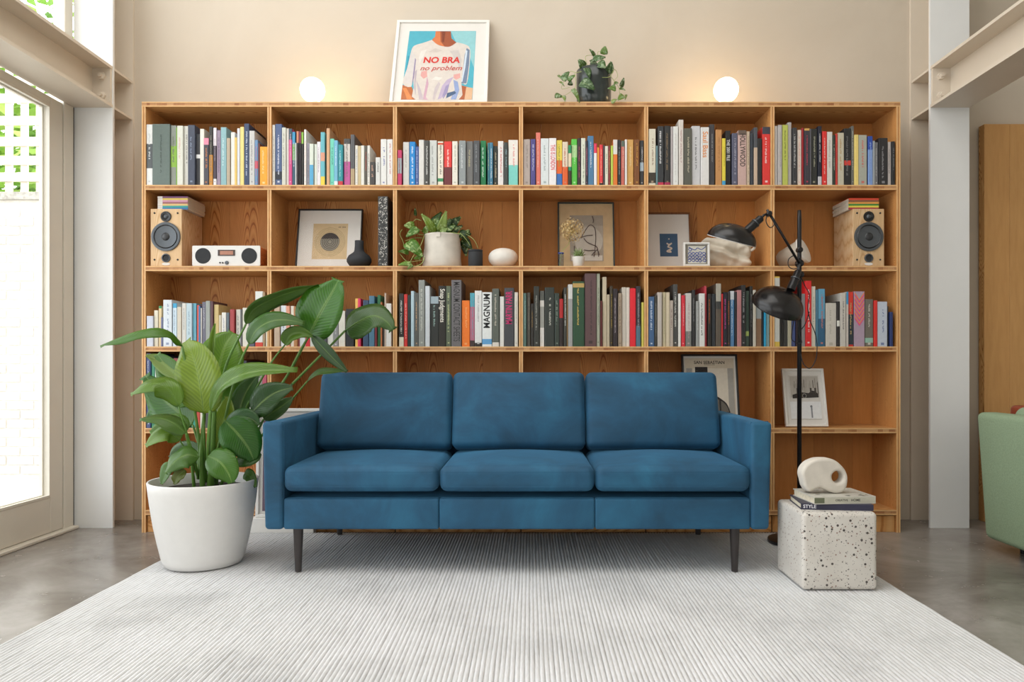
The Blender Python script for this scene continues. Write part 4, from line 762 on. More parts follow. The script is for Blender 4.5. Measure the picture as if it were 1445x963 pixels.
speaker((234.4-UX)/263.3, 'pale wood bookshelf speaker at left, next to the white radio'); speaker((1225.7-UX)/263.3, 'pale wood bookshelf speaker at the right end of the shelf')
def stack(X, cols, right, who):
    z = SPZ; n = len(cols); wd = .163
    for i, c in enumerate(cols):
        th = .0098; o = (X, .03, z+.0002); nm = cname(c)
        pos = 'lowest' if i == 0 else 'topmost' if i == n-1 else ORD[i]+' from bottom'
        rt = thing('magazine', f'{nm} spined magazine, {pos} in the stack on the {who} speaker', 'magazine', o, (0, 0, brd.uniform(-.02, .02)), f'magazines on the {who} speaker')
        m = MB(); s = -wd/2; m.box(-wd/2, wd/2, 0, .003, 0, th, 0, lin(c)); m.box(-wd/2, wd/2, .003, .205, 0, .0012, 0, lin('d8d4cc')); m.box(-wd/2, wd/2, .003, .205, th-.0012, th, 0, lin(c if i == n-1 else 'd8d4cc'))
        e = .026 if not right else 0
        if e: m.box(s-.0001, s+e, -.0003, .002, .0005, th-.0005, 0, lin('dcd8d0'))
        m.build('cover', M['print'], rt); m = MB(); m.box(-wd/2+.001, wd/2-.001, .003, .203, .0012, th-.0012); m.build('pages', M['pages'], rt); z += th+.0003
stack((241.5-UX)/263+.002, ['2f6fa8', '2f9a90', 'd8b878', '9a5f60', 'c890a8', 'd8c050', '6f3a6a'], False, 'left'); stack((1220.5-UX)/263, ['a83040', 'e0d050', '4a8a3c', 'e09a4c', '8a5a40', 'dd4a30'], True, 'right')
# radio
o = ((321-UX)/262, .012, Z2); rt = thing('table_radio', 'white fronted table radio with two round speakers and a small display', 'radio', o)
RX = Matrix.Rotation(PI/2, 3, 'X'); m = MB(); m.rbox(0, .09, .0555, .362, .16, .109, .014, n=3, seg=2); m.build('case', M['radio_wood'], rt, smooth='all')
m = MB(); m.rbox(0, .006, .0565, .366, .014, .110, .012, n=3, seg=2, fn=lambda p, h: Vector((p.x, max(-.004, min(.006, p.y)), p.z))); m.build('front_panel', M['white_plastic'], rt, smooth=True)
for sx in (-1, 1):
    m = MB(); m.lathe([(.042, 0), (.042, .0015), (.039, .002), (.001, .0025)], 36, (sx*.124, .0022, .056), RX, capb=False); g = m.build('speaker_grille', M['black_matt'], rt)
m = MB(); m.box(-.044, .048, -.0002, .004, .056, .088, 0, lin('4a3a34')); m.box(-.032, .038, -.0006, .004, .062, .082, 0, lin('b07a62')); m.build('display', M['print'], rt)
for x, r in ((-.032, .004), (-.018, .004), (.004, .010)):
    m = MB(); m.lathe([(r, 0), (r, .004), (r*.8, .005)], 16, (x, .002, .019), RX, capb=False); m.build('knob', M['black_matt'] if r < .005 else M['cone_ring'], rt)
# black vase
o = ((506.5-UX)/260, .068, Z2); m = MB(); prof = [(.036, 0), (.052, .008), (.066, .030), (.0665, .044), (.056, .064), (.034, .080), (.028, .086), (.0255, .096), (.0235, .12), (.0235, .146), (.0205, .146), (.0205, .10)]
m.lathe(prof, 48, (0, 0, 0), capt=True); t = m.build('bottle_vase', M['black_matt'], None, smooth='all'); t.location = o; tag(t, 'matt black round-bellied ceramic vase with a short neck', 'vase')
# thick patterned book
book((533.2-UX)/S0, (547-UX)/S0, .004, Z2, (893-163)/Z/S0, .24, '3a3a3a', None, (), None, 'tall thick black book with white marbled spine, upright beside the black vase', 'single books on the second shelf', pattern=marbled)
# candle and stone
o = ((671-UX)/260, .055, Z2); m = MB(); m.lathe([(.0385, 0), (.0395, .003), (.0395, .078), (.0385, .080)], 36); m.lathe([(.0375, .080), (.0375, .083), (.0395, .084), (.0395, .092), (.038, .093)], 36)
t = m.build('candle_tin', M['black_matt'], None, smooth=True); t.location = o; tag(t, 'small black lidded cylinder between the trailing plant and white stone', 'candle')
o = ((710-UX)/259, .085, Z2); m = MB(); n = 14; m.lathe([(.081*math.sin(PI*i/n)**.85+.0004, .054*(1-math.cos(PI*i/n))) for i in range(n+1)], 40, sy=.8)
t = m.build('white_stone', M['ceramic_white'], None, smooth='all'); t.location = o; tag(t, 'smooth white ovoid stone ornament beside the black candle', 'ornament')
# glass bottle with dried allium
o = ((791.5-UX)/262, .03, Z2); rt = thing('bud_vase', 'clear bud vase with a dried allium head in front of the line drawing', 'vase', o)
m = MB(); m.lathe([(.015, 0), (.016, .002), (.016, .072), (.0145, .072), (.0145, .004), (.001, .004)], 24, capt=False); m.build('glass_body', M['vase_glass'], rt, smooth=True)
m = MB(); m.lathe([(.0165, .070), (.0175, .0725), (.0165, .075), (.0145, .0745), (.0145, .070)], 24, capb=False, capt=False); m.build('blue_rim', plain('cobalt_glass', '2c3f8a', .25), rt, smooth=True)
hd = Vector(((807.5-UX)/262-o[0], .02, .8975+(515-325)/261-Z2)); m = MB(); m.tube([(-.008, 0, .006), (.004, .004, .08), (hd.x*.7, hd.y*.7, hd.z*.62), tuple(hd)], [.0016]*4, 6); m.build('stalk', M['stem_pale'], rt)
m = MB(); rd = random.Random(4)
for i in range(170):
    zz = 1-2*(i+.5)/170; ph = i*2.39996; d = Vector((math.sqrt(1-zz*zz)*math.cos(ph), math.sqrt(1-zz*zz)*math.sin(ph), zz)); r = .066*rd.uniform(.8, 1.02); c = hd+d*r
    m.tube([tuple(hd+d*.006), tuple(c)], [.0004, .0004], 3, col=lin('b89a5c')); a = d.orthogonal().normalized(); b = d.cross(a); k = lin(rd.choice(['d8bd84', 'c8a468', '8a6a3c', 'e0c898']))
    for j in range(6):
        t = j*PI/3+rd.random(); e = a*math.cos(t)+b*math.sin(t); f = a*math.cos(t+.5)+b*math.sin(t+.5); m.poly([c, c+f*.004+d*.001, c+e*.0095+d*.003, c+e*.004-f*.0015], 0, k)
m.build('allium_head', M['print_matt'], rt)['kind'] = 'stuff'
# small succulent
o = ((816.5-UX)/262, .035, Z2); rt = thing('potted_succulent', 'tiny spiky succulent in a small white pot', 'plant', o)
m = MB(); m.lathe([(.027, 0), (.029, .002), (.034, .05), (.034, .053), (.031, .053), (.030, .044), (.001, .044)], 28, capt=False); m.build('pot', M['ceramic_white'], rt, smooth=True)
rd = random.Random(2)
for i in range(22):
    a = i*2.4; tl = .25+.9*(i/22); L = .055-.012*i/22; d = Vector((math.cos(a)*math.sin(tl), math.sin(a)*math.sin(tl), math.cos(tl))); s = Vector((-math.sin(a), math.cos(a), 0)); m = MB(); b = Vector((0, 0, .044)); q = b+d*L*.45+Vector((0, 0, .004))
    m.tube([tuple(b), tuple(q), tuple(b+d*L+Vector((0, 0, .006)))], [.0035, .005, .0006], 6); lf = m.build('leaf', M['leaf_dark'], rt, smooth='all'); lf.color = lin('5a7050')
# canvas bag
o = ((1027-UX)/258, .075, Z2); rt = thing('canvas_bag', 'slumped cream canvas bag behind the upper lamp shade', 'bag', o)
def bagfn(p, h):
    p = p.copy(); t = (p.z+h.z)/(2*h.z); p.x *= 1.0+.06*t; p.y *= 1-.30*t
    a = mnoise.noise((p.x*11, p.y*8, p.z*13)); b = mnoise.noise((p.x*24+4, p.y*12, p.z*26-p.x*14)); c = mnoise.noise((p.x*40, p.y*20, p.z*40+9))
    p.y += .026*a+.008*b+.001*c; p.x += .012*a+.003*b; p.z += .008*b*t
    p.y -= .020*math.exp(-((p.z+.02+p.x*.35)/.018)**2); p.y += .022*math.exp(-((p.z-.015+p.x*.35)/.016)**2); p.z -= .03*max(0, p.x/h.x)*t*t
    return p
m = MB(); m.rbox(0, .055, .096, .262, .110, .172, .035, n=5, seg=26, fn=bagfn); zm = min(v[2] for v in m.v); m.v = [(x, y, z-zm) for x, y, z in m.v]; m.build('bag_body', M['canvas'], rt, smooth='all')
m = MB(); m.tube(curve_pts([(.085, .0, .14), (.125, -.015, .135), (.14, -.005, .11), (.125, .01, .095)], 6), .008, 8); m.build('handle', M['canvas'], rt, smooth='all')
# white roll
o = ((1120-UX)/258, .10, Z2); rt = thing('drum_ornament', 'cream rounded drum lying on its side behind the lamp pole', 'ornament', o)
RR = Vector((0, 0, 1)).rotation_difference(Vector((.70, -.62, .34))).to_matrix()
m = MB(); m.lathe([(.020, -.085), (.040, -.080), (.052, -.06), (.064, .045), (.068, .05)], 36, (0, 0, .071), RR); m.build('drum', M['canvas'], rt, smooth=True)
m = MB(); m.lathe([(.068, .0502), (.072, .055), (.070, .066), (.05, .072), (.001, .073)], 36, (0, 0, .071), RR, capb=False); m.build('end_cap', M['ceramic_white'], rt, smooth=True)
# globe lamps on top
for u, lb in ((440, 'glowing opal globe lamp on the bookcase top, left of the painting'), (1025.5, 'glowing opal globe lamp on the bookcase top, right of the dark plant pot')):
    o = ((u-UX)/260, .075, ZT+.0004); rt = thing('globe_lamp', lb, 'lamp', o, group='pair of globe lamps')
    m = MB(); m.lathe([(.04, 0), (.04, .012), (.028, .018), (.028, .032)], 28); m.build('base', M['white_plastic'], rt, smooth=True)
    m = MB(); n = 20; m.lathe([(.066*math.sin(PI*i/n)+.0003, .090-.066*math.cos(PI*i/n)) for i in range(n+1)], 36); m.build('globe', M['globe'], rt, smooth='all')

# ------------------------------------------------------------------ plants
def leaf_mesh(mid, width, nrm, fold=25, droop=0, wav=0, shape=.8, nw=3, N=18, asym=(1, 1), tipcut=0):
    """leaf blade along the 3-D midrib; returns (mesh builder, uv list, midrib points)"""
    pts = [Vector(p) for p in curve_pts([tuple(p) for p in mid], max(3, N//(len(mid)-1)))]; n = len(pts)
    m = MB(); uv = []; rows = []; nrm = Vector(nrm)
    for i, p in enumerate(pts):
        t = i/(n-1); tg = (pts[min(i+1, n-1)]-pts[max(i-1, 0)]).normalized(); side = tg.cross(nrm)
        side = side.normalized() if side.length > 1e-6 else Vector((1, 0, 0)); up = side.cross(tg).normalized()
        wd = width*max(.012, math.sin(PI*min(1, max(0, t))**shape)**.75*(1-.12*t)) if t < 1-tipcut else width*.3
        row = []
        for k in range(-nw, nw+1):
            q = k/nw; a = math.radians(fold*(1-.3*abs(q))); s = asym[0] if q < 0 else asym[1]
            off = side*q*wd*s*math.cos(a)+up*abs(q)*wd*s*math.sin(a)-up*droop*wd*q*q
            if wav: off += up*wav*width*math.sin(t*17+q*2)*q*q
            row.append(m.av(p+off)); uv.append((q, t))
        rows.append(row)
    for a, b in zip(rows, rows[1:]):
        for j in range(2*nw): m.face((a[j], a[j+1], b[j+1], b[j]))
    return m, uv, pts
def add_uv(o, uv):
    l = o.data.uv_layers.new(name='UVMap')
    for p in o.data.polygons:
        for li in p.loop_indices: l.data[li].uv = uv[o.data.loops[li].vertex_index]
def leaf(rt, org, mid, width, nrm, col, mat='leaf', rib=.0014, ribmat='stem', **k):
    mid = [Vector(p)-Vector(org) for p in mid]
    m, uv, pts = leaf_mesh(mid, width, nrm, **k); lf = m.build('leaf', M[mat], rt, smooth='all'); add_uv(lf, uv); lf.color = lin(col)
    so = lf.modifiers.new('thick', 'SOLIDIFY'); so.thickness = .0006; so.offset = 0
    if rib:
        m = MB(); m.tube(pts, [rib*(1-.8*i/(len(pts)-1)) for i in range(len(pts))], 6); rb = m.build('midrib', M[ribmat], lf, smooth='all')
    return lf
def stem(rt, org, pts, r0, r1, mat='stem', name='stem'):
    q = curve_pts([tuple(Vector(p)-Vector(org)) for p in pts], 7); m = MB(); n = len(q); m.tube(q, [r0+(r1-r0)*i/(n-1) for i in range(n)], 8); return m.build(name, M[mat], rt, smooth='all')

# big plant in the white pot
PD = 3.25; PX = (288-UX)/F*PD; PY = PD-CAMD; o = (PX, PY, RZ)
POT = thing('potted_bird_of_paradise', 'large broad-leaved plant in a tall white tapered floor pot beside the sofa', 'plant', o)
m = MB(); tilt = Matrix.Rotation(math.radians(-2.2), 3, 'Y')
prof = [(.140, 0.0), (.160, .004), (.172, .03), (.188, .10), (.204, .18), (.216, .26), (.2245, .33), (.2285, .368), (.2265, .372), (.2185, .370), (.214, .32), (.20, .30)]
m.lathe(prof, 64, capt=False); m.build('pot', M['white_plastic'], POT, smooth='all')
m = MB(); m.lathe([(.212, .325), (.1, .335), (.001, .338)], 40, capb=False, capt=True); m.build('soil', M['soil'], POT, smooth='all')
CAMV = Vector((0, -1, .12))   # towards the viewer
def L(pix, width_px, col, nrm=None, st=None, r=(.0085, .005), **k):
    """pix: midrib as (u, v, distance); st: stalk from the soil, same way; width is half blade in pixels at 3.3 m"""
    mid = [P(*p) for p in pix]; wd = width_px*1.16/312.0
    leaf(POT, o, mid, wd, nrm or CAMV, col, **k)
    if st: stem(POT, o, [P(*p) for p in st], r[0], r[1])
B1 = (280, 676, 3.27); B2 = (291, 680, 3.30); B3 = (299, 678, 3.33)
G1, G2, G3, G4 = '5c9432', '3f7a2a', '8db848', '2f5f2a'
L([(257, 489, 3.20), (244, 471, 3.17), (222, 463, 3.13), (192, 468, 3.10), (165, 478, 3.08), (141, 488, 3.06)], 17, G1, (-.1, -.45, .9), [B1, (281, 625, 3.25), (272, 565, 3.22), (257, 489, 3.20)], fold=-32, shape=.95, wav=.05)
L([(287, 584, 3.22), (284, 555, 3.19), (278, 520, 3.20), (270, 497, 3.22), (262, 482, 3.26)], 28, 'a3c455', (.12, -1, .1), [B2, (289, 640, 3.26), (287, 584, 3.22)], fold=10, shape=.72, wav=.03)
L([(299, 515, 3.30), (301, 485, 3.31), (304, 457, 3.33)], 7, '86b048', (0, -1, 0), [B3, (302, 600, 3.32), (299, 515, 3.30)], fold=70, shape=.85, rib=0)
L([(306, 545, 3.38), (310, 515, 3.40), (318, 488, 3.43), (330, 470, 3.47)], 30, '79ad34', (.25, -1, .15), [B3, (308, 600, 3.36), (306, 545, 3.38)], fold=14, shape=.75)
L([(262, 575, 3.40), (250, 548, 3.43), (236, 520, 3.46), (222, 500, 3.48)], 20, G1, (-.2, -.9, .5), None, fold=18)
L([(252, 535, 3.42), (240, 522, 3.45), (222, 508, 3.47), (206, 502, 3.46)], 12, '8fae62', (-.1, -.7, .8), None, fold=15)
L([(272, 600, 3.42), (250, 580, 3.45), (228, 560, 3.48), (205, 530, 3.48)], 31, '4a8a2c', (-.25, -1, .2), [B2, (284, 640, 3.40), (272, 600, 3.42)], fold=14, shape=.72, wav=.03)
L([(252, 574, 3.14), (240, 552, 3.12), (222, 541, 3.10), (203, 545, 3.08), (184, 557, 3.07)], 16, '83b050', (-.2, -.7, .7), [B1, (272, 640, 3.20), (252, 574, 3.14)], fold=-20, r=(.006, .0035), wav=.05)
L([(262, 612, 3.16), (246, 598, 3.14), (225, 590, 3.12), (197, 592, 3.10)], 14, '6f9a56', (-.15, -.6, .8), [B1, (274, 650, 3.22), (262, 612, 3.16)], fold=-18, r=(.006, .0035))
L([(266, 606, 3.24), (250, 600, 3.24), (230, 604, 3.23), (212, 612, 3.22)], 15, '77aa4a', (-.1, -.95, .3), None, fold=8)
L([(254, 622, 3.18), (240, 612, 3.16), (222, 617, 3.14), (206, 630, 3.13)], 13, '8ab54e', (-.1, -.8, .6), [B1, (270, 650, 3.22), (254, 622, 3.18)], fold=8, r=(.005, .003))
L([(281, 646, 3.12), (265, 642, 3.09), (248, 650, 3.07), (233, 668, 3.06)], 17, '5f8f46', (.0, -.8, .6), None, fold=-24, wav=.07)
L([(243, 652, 3.12), (236, 664, 3.10), (228, 684, 3.09)], 9, '6a9a58', (-.2, -.9, .2), None, fold=15)
L([(262, 664, 3.10), (252, 672, 3.09), (246, 684, 3.09)], 8, '7a8a40', (-.1, -.9, .2), None, fold=25, wav=.1)
L([(294, 644, 3.16), (310, 652, 3.13), (322, 668, 3.12), (327, 682, 3.12)], 18, '5a9238', (.1, -.9, .4), [B3, (296, 660, 3.20), (294, 644, 3.16)], fold=12, r=(.006, .004))
L([(318, 594, 3.20), (335, 612, 3.19), (350, 632, 3.20), (358, 650, 3.21)], 24, '3c7f26', (.3, -.95, .2), [B3, (306, 640, 3.24), (318, 594, 3.20)], fold=12, wav=.03)
L([(330, 652, 3.22), (345, 648, 3.21), (360, 644, 3.22), (368, 640, 3.23)], 11, '4a7a3a', (.1, -.8, .6), None, fold=-15)
L([(345, 668, 3.25), (352, 672, 3.24), (361, 688, 3.24)], 8, '5a8f3a', (.3, -.9, .2), None, fold=20)
# tall leaves reaching right
L([(347, 458, 3.36), (357, 438, 3.37), (380, 424, 3.38), (415, 411, 3.40), (450, 403, 3.42)], 15, '6a9550', (.1, -.55, -.8), [B3, (306, 600, 3.32), (318, 520, 3.33), (347, 458, 3.36)], fold=24, shape=1.0, wav=.04)
L([(351, 486, 3.30), (362, 466, 3.29), (382, 454, 3.29), (405, 452, 3.30), (430, 457, 3.32)], 15, '4a7c30', (.05, -.8, .55), [B3, (318, 590, 3.30), (336, 520, 3.30), (351, 486, 3.30)], fold=12, shape=.85, r=(.0075, .0045))
L([(436, 474, 3.44), (447, 452, 3.42), (459, 430, 3.41), (470, 411, 3.41), (478, 395, 3.42)], 34, '4f8f30', (-.25, -1, .05), [B3, (335, 600, 3.36), (395, 545, 3.42), (436, 474, 3.44)], fold=15, shape=.70, wav=.025, rib=.003)
L([(487, 467, 3.50), (505, 455, 3.48), (526, 446, 3.46), (543, 452, 3.45), (555, 466, 3.44)], 24, '527a48', (.0, -1, .55), [B3, (345, 610, 3.40), (410, 545, 3.46), (487, 467, 3.50)], fold=-10, shape=.62, wav=.05, rib=.003)
L([(402, 487, 3.34), (410, 474, 3.33), (425, 470, 3.33), (441, 475, 3.34)], 11, '73a04a', (.0, -1, .1), [B3, (340, 590, 3.34), (379, 518, 3.34), (402, 487, 3.34)], fold=45, wav=.08, r=(.0065, .0035))
L([(440, 474, 3.36), (455, 490, 3.35), (472, 508, 3.34), (490, 525, 3.33)], 9, '2f5a2c', (.3, -.9, -.1), [B3, (350, 610, 3.38), (397, 544, 3.38), (430, 484, 3.36), (440, 474, 3.36)], fold=30, r=(.007, .004), shape=.9)
L([(434, 538, 3.40), (450, 527, 3.38), (470, 525, 3.37), (488, 524, 3.36)], 8, '55804a', (0, -.6, .8), [B3, (360, 625, 3.36), (400, 578, 3.40), (434, 538, 3.40)], fold=22, r=(.0065, .004))
L([(297, 580, 3.15), (308, 552, 3.12), (330, 534, 3.10), (365, 524, 3.10), (420, 523, 3.12)], 15, '6f9c3c', (.1, -.7, .65), [B3, (294, 640, 3.2), (297, 580, 3.15)], fold=24, shape=1.15, r=(.010, .007))
L([(336, 590, 3.34), (342, 566, 3.35), (352, 546, 3.36), (364, 530, 3.37)], 14, '4a7a48', (.2, -.95, .2), [B3, (322, 640, 3.32), (336, 590, 3.34)], fold=25)
L([(356, 582, 3.28), (372, 566, 3.26), (390, 554, 3.26), (413, 547, 3.27)], 20, '35622e', (.1, -.9, .45), [B3, (335, 630, 3.26), (356, 582, 3.28)], fold=10, shape=.72)
L([(372, 592, 3.32), (385, 582, 3.32), (400, 572, 3.33), (413, 562, 3.34)], 12, '4a7440', (.2, -.9, .4), [B3, (345, 640, 3.28), (372, 592, 3.32)], fold=15)
L([(318, 606, 3.26), (332, 596, 3.24), (350, 590, 3.23), (366, 600, 3.22)], 15, '2f6a24', (.0, -.85, .5), None, fold=12)
L([(310, 640, 3.26), (312, 610, 3.28), (318, 585, 3.30), (322, 560, 3.33)], 16, '8fb03c', (.15, -1, .05), [B3, (308, 660, 3.28), (310, 640, 3.26)], fold=12)
L([(300, 640, 3.36), (312, 622, 3.38), (330, 608, 3.40), (348, 604, 3.42)], 18, '3a6a28', (.1, -1, .2), None, fold=14)
L([(290, 650, 3.38), (270, 640, 3.40), (252, 640, 3.42), (240, 648, 3.44)], 16, '3f7030', (-.1, -1, .2), None, fold=12)
L([(330, 640, 3.38), (346, 626, 3.38), (358, 620, 3.38), (366, 618, 3.38)], 16, '2c5a24', (.1, -1, .2), None, fold=12)
L([(306, 570, 3.40), (316, 552, 3.42), (330, 540, 3.44), (344, 536, 3.46)], 20, '5f9a34', (.1, -1, .2), None, fold=12)
L([(262, 570, 3.46), (244, 572, 3.48), (226, 580, 3.49), (206, 594, 3.5)], 20, '45803a', (-.1, -1, .2), None, fold=14)
for a, b, c, r in (((286, 690, 3.27), (284, 640, 3.25), (289, 575, 3.26), .013), ((297, 690, 3.28), (300, 630, 3.24), (303, 560, 3.22), .017), ((304, 690, 3.33), (312, 640, 3.33), (330, 590, 3.33), .010), ((274, 690, 3.25), (270, 650, 3.22), (262, 610, 3.2), .008), ((310, 690, 3.30), (322, 660, 3.28), (334, 640, 3.27), .008)):
    stem(POT, o, [P(*a), P(*b), P(*c)], r, r*.55)

def small_leaf(rt, org, base, tip, width, nrm, col, mat, **k):
    base = Vector(base); tip = Vector(tip); mid = (base+tip)/2+Vector(nrm)*(tip-base).length*.12
    leaf(rt, org, [base, mid, tip], width, nrm, col, mat, rib=0, N=10, nw=2, shape=.54, **k)
# trailing plant on the second shelf
D2 = CAMD+.11; o = ((624-UX)/F*D2, .115, Z2)
rt = thing('potted_trailing_plant', 'variegated trailing plant in a crumpled white paper pot', 'plant', o)
def crumple(p, h): return p
m = MB(); prof = [(.103, 0), (.106, .006), (.103, .06), (.098, .12), (.094, .178), (.096, .184), (.092, .182), (.088, .14), (.001, .14)]
m.lathe(prof, 48, capt=False)
m.v = [(x+.006*mnoise.noise((x*22, y*22, z*20)), y+.006*mnoise.noise((x*22+7, y*22, z*20)), z) for x, y, z in m.v]
m.build('pot', M['paper_pot'], rt, smooth='all'); m = MB(); m.box(-.02, .0, -.100, -.092, .158, .184); m.build('paper_tab', M['paper_pot'], rt)
m = MB(); m.lathe([(.088, .142), (.001, .15)], 24, capb=False); m.build('soil', M['soil'], rt)
def Q(zx, zy, d=0): return P(550+zx/Z, 255+zy/Z, D2+d)
TP = '''470 550 330 350 34 8fb04a -.03|530 540 590 320 34 a3bf72 -.04|420 520 540 330 40 3c6a2c .02|500 560 500 380 26 5a8a38 -.02|560 540 640 400 40 35602c .02|600 520 740 380 40 2a5526 .04|560 540 690 470 34 3a6a2c -.03|640 560 760 470 34 2c5528 .02|540 560 600 500 26 8fb060 -.06|260 480 150 470 34 7aa838 -.05|300 500 170 590 30 5f9c3a -.06|270 370 265 285 12 4a7a34 .02|180 640 340 800 52 5f9a30 -.08|200 760 90 740 22 6aa038 -.06|320 800 250 820 20 8aba40 -.07|230 870 90 880 22 7fb040 -.115|240 880 180 930 12 8aa860 -.125|360 560 430 450 26 6a9440 -.02|720 560 850 560 34 2c4f26 .0|760 600 860 720 36 254a22 .03|780 640 800 790 34 20401e .05|840 540 780 540 20 3a6030 -.02|450 480 470 400 22 7a9c4a -.03'''
rdp = random.Random(6)
for it in TP.split('|'):
    a = it.split(); small_leaf(rt, o, [*(Q(float(a[0]), float(a[1]), float(a[6])) - Vector(o)+Vector(o))], Q(float(a[2]), float(a[3]), float(a[6])-.015), float(a[4])*1.45/Z/257, (rdp.uniform(-.25, .25), -1, rdp.uniform(.0, .5)), a[5], 'leaf_small', fold=rdp.choice((12, 18, -10)))
for pts in ([(400, 560, 0), (250, 470, -.04), (270, 405, -.05), (330, 420, -.05)], [(380, 570, 0), (300, 560, -.06), (290, 520, -.07)], [(360, 575, -.02), (320, 680, -.09), (240, 800, -.11), (190, 900, -.125)], [(130, 510, -.05), (105, 560, -.06), (140, 640, -.07), (150, 700, -.075), (180, 720, -.08)], [(90, 740, -.07), (150, 820, -.08), (210, 850, -.085), (340, 830, -.085)], [(620, 545, -.06), (740, 560, -.06), (800, 620, -.05), (840, 680, -.04)], [(800, 560, -.02), (880, 620, -.03), (925, 710, -.03)], [(340, 600, -.02), (260, 600, -.06), (160, 630, -.07)], [(360, 800, -.09), (330, 870, -.122), (230, 905, -.125)]):
    stem(rt, o, [Q(*p) for p in pts], .0022, .0014, 'stem_pale')
# plant in a dark glazed pot on top
D3 = CAMD+.10; o = ((838-UX)/F*D3, .10, ZT+.0004); KT = 8.754
rt = thing('potted_trailing_plant', 'small trailing plant in a dark glazed pot on top of the bookcase', 'plant', o)
m = MB(); m.lathe([(.085, 0), (.090, .004), (.094, .05), (.096, .14), (.095, .20), (.091, .203), (.088, .19), (.086, .15), (.001, .15)], 40, capt=False); m.build('pot', M['glaze_dark'], rt, smooth='all')
m = MB(); m.lathe([(.086, .152), (.001, .16)], 24, capb=False); m.build('soil', M['soil'], rt)
def QT(zx, zy, d=0): return P(770+zx/KT, 50+zy/KT, D3+d)
TT = '''720 240 735 135 42 6f9440 -.03|610 255 540 170 22 4a7034 -.02|580 300 740 270 34 4a7a38 -.05|650 330 740 400 52 4f7a48 -.09|770 470 810 325 48 3a6434 -.06|470 400 405 300 50 4f7436 -.05|500 400 540 530 40 3f6a40 -.10|430 580 600 670 70 45704c -.11|210 560 290 450 40 4f7a38 -.04|270 560 365 490 26 5a8a30 -.06|300 620 310 560 28 2f5028 -.05|150 490 210 560 14 7a9450 -.03|170 570 230 630 14 8aa050 -.04|110 740 215 760 28 5a7c30 -.06|220 740 240 815 22 9ab060 -.108|330 660 420 830 28 7a9a4a -.112|790 640 860 690 50 6f9a38 -.08|930 640 965 525 26 4a6a34 -.03|910 650 985 680 16 6a8a38 -.04|960 740 890 800 34 8aae4a -.1|810 830 880 790 24 a0b470 -.112|1000 730 980 800 12 8a9a58 -.1|550 340 640 350 30 2f4a28 -.06|840 600 900 590 24 6a8a40 -.07|560 300 600 360 26 3a5a30 -.05'''
for it in TT.split('|'):
    a = it.split(); small_leaf(rt, o, QT(float(a[0]), float(a[1]), float(a[6])), QT(float(a[2]), float(a[3]), float(a[6])-.012), float(a[4])*1.2/KT/257, (rdp.uniform(-.3, .3), -1, rdp.uniform(-.2, .4)), a[5], 'leaf_dark', fold=rdp.choice((10, 16, -8)))
for pts in ([(520, 380, -.05), (490, 270, -.04), (540, 245, -.03), (610, 255, -.02)], [(640, 250, -.03), (650, 200, -.03), (720, 210, -.03)], [(480, 440, -.06), (380, 460, -.06), (300, 450, -.05), (220, 580, -.05), (200, 660, -.05), (300, 640, -.06)], [(360, 470, -.07), (365, 640, -.08), (240, 740, -.07)], [(700, 520, -.10), (790, 510, -.09), (850, 420, -.06), (890, 500, -.05), (840, 560, -.06)], [(800, 500, -.07), (900, 640, -.06), (920, 720, -.06), (1000, 740, -.05)]):
    stem(rt, o, [QT(*p) for p in pts], .0016, .001, 'stem_pale')

# ------------------------------------------------------------------ floor lamp
D = 3.62; LX = (1128-UX)/F*D; LY = D-CAMD; o = (LX, LY, RZ)
rt = thing('floor_lamp', 'black two-headed floor lamp standing behind the terrazzo cube', 'lamp', o)
def W(u, v, d=0): return P(u, v, D+d)-Vector(o)
m = MB(); m.lathe([(.15, 0), (.152, .004), (.150, .014), (.10, .022), (.02, .030), (.012, .04)], 48); m.build('base', M['black_metal'], rt, smooth=True)
m = MB(); m.tube([(0, 0, .03), (0, 0, 1.60), tuple(W(1128, 297))], [.011, .0105, .009], 14); m.build('pole', M['black_metal'], rt, smooth='all')
def shade(tip, axis, r, dep, sock, to, nm='shade'):
    axis = Vector(axis).normalized(); q = Vector((0, 0, -1)).rotation_difference(axis).to_matrix(); tip = Vector(tip)
    prof = [(.001, 0)]+[(r*math.sin(PI/2*i/14)**.92, -dep*(1-math.cos(PI/2*i/14)**1.1)) for i in range(1, 15)]+[(r*1.005, -dep-.003)]
    m = MB(); m.lathe(prof, 44, tuple(tip), q, capb=False, capt=False); s = m.build(nm, M['black_satin'], rt, smooth='all'); s.modifiers.new('t', 'SOLIDIFY').thickness = .0012
    m = MB(); m.lathe([(r*.985, -dep-.002), (r*1.01, -dep-.005), (r*.985, -dep-.007)], 44, tuple(tip), q, capb=False, capt=False); m.build('shade_rim', M['mat_white'] if nm == 'shade' else M['black_satin'], s, smooth='all')
    sock = Vector(sock); d = Vector(to)-sock; q2 = Vector((0, 0, 1)).rotation_difference(d).to_matrix(); Ls = d.length
    m = MB(); m.lathe([(.021, -.012), (.021, Ls*.5), (.018, Ls*.56), (.018, Ls*.92), (.012, Ls)], 20, tuple(sock), q2); k = m.build('socket', M['black_metal'], rt, smooth=True)
    m = MB(); m.lathe([(.023, Ls*.5), (.0235, Ls*.53), (.023, Ls*.56)], 20, tuple(sock), q2); m.build('socket_ring', M['cone_ring'], k, smooth=True)
    m = MB(); m.lathe([(.001, -dep*.9), (.022, -dep*.75), (.026, -dep*.5), (.014, -.01)], 16, tuple(tip), q); m.build('bulb', M['white_plastic'], s, smooth='all')
    return Vector(to)
e1 = shade(W(1039, 317, -.10), (-.24, .24, -.94), .118, .075, W(1056, 324, -.10), W(1075, 307, -.10))
e2 = shade(W(1107, 410, -.06), (-.22, .52, -.82), .128, .09, W(1117, 406, -.05), W(1127, 382, -.04), 'lower_shade')
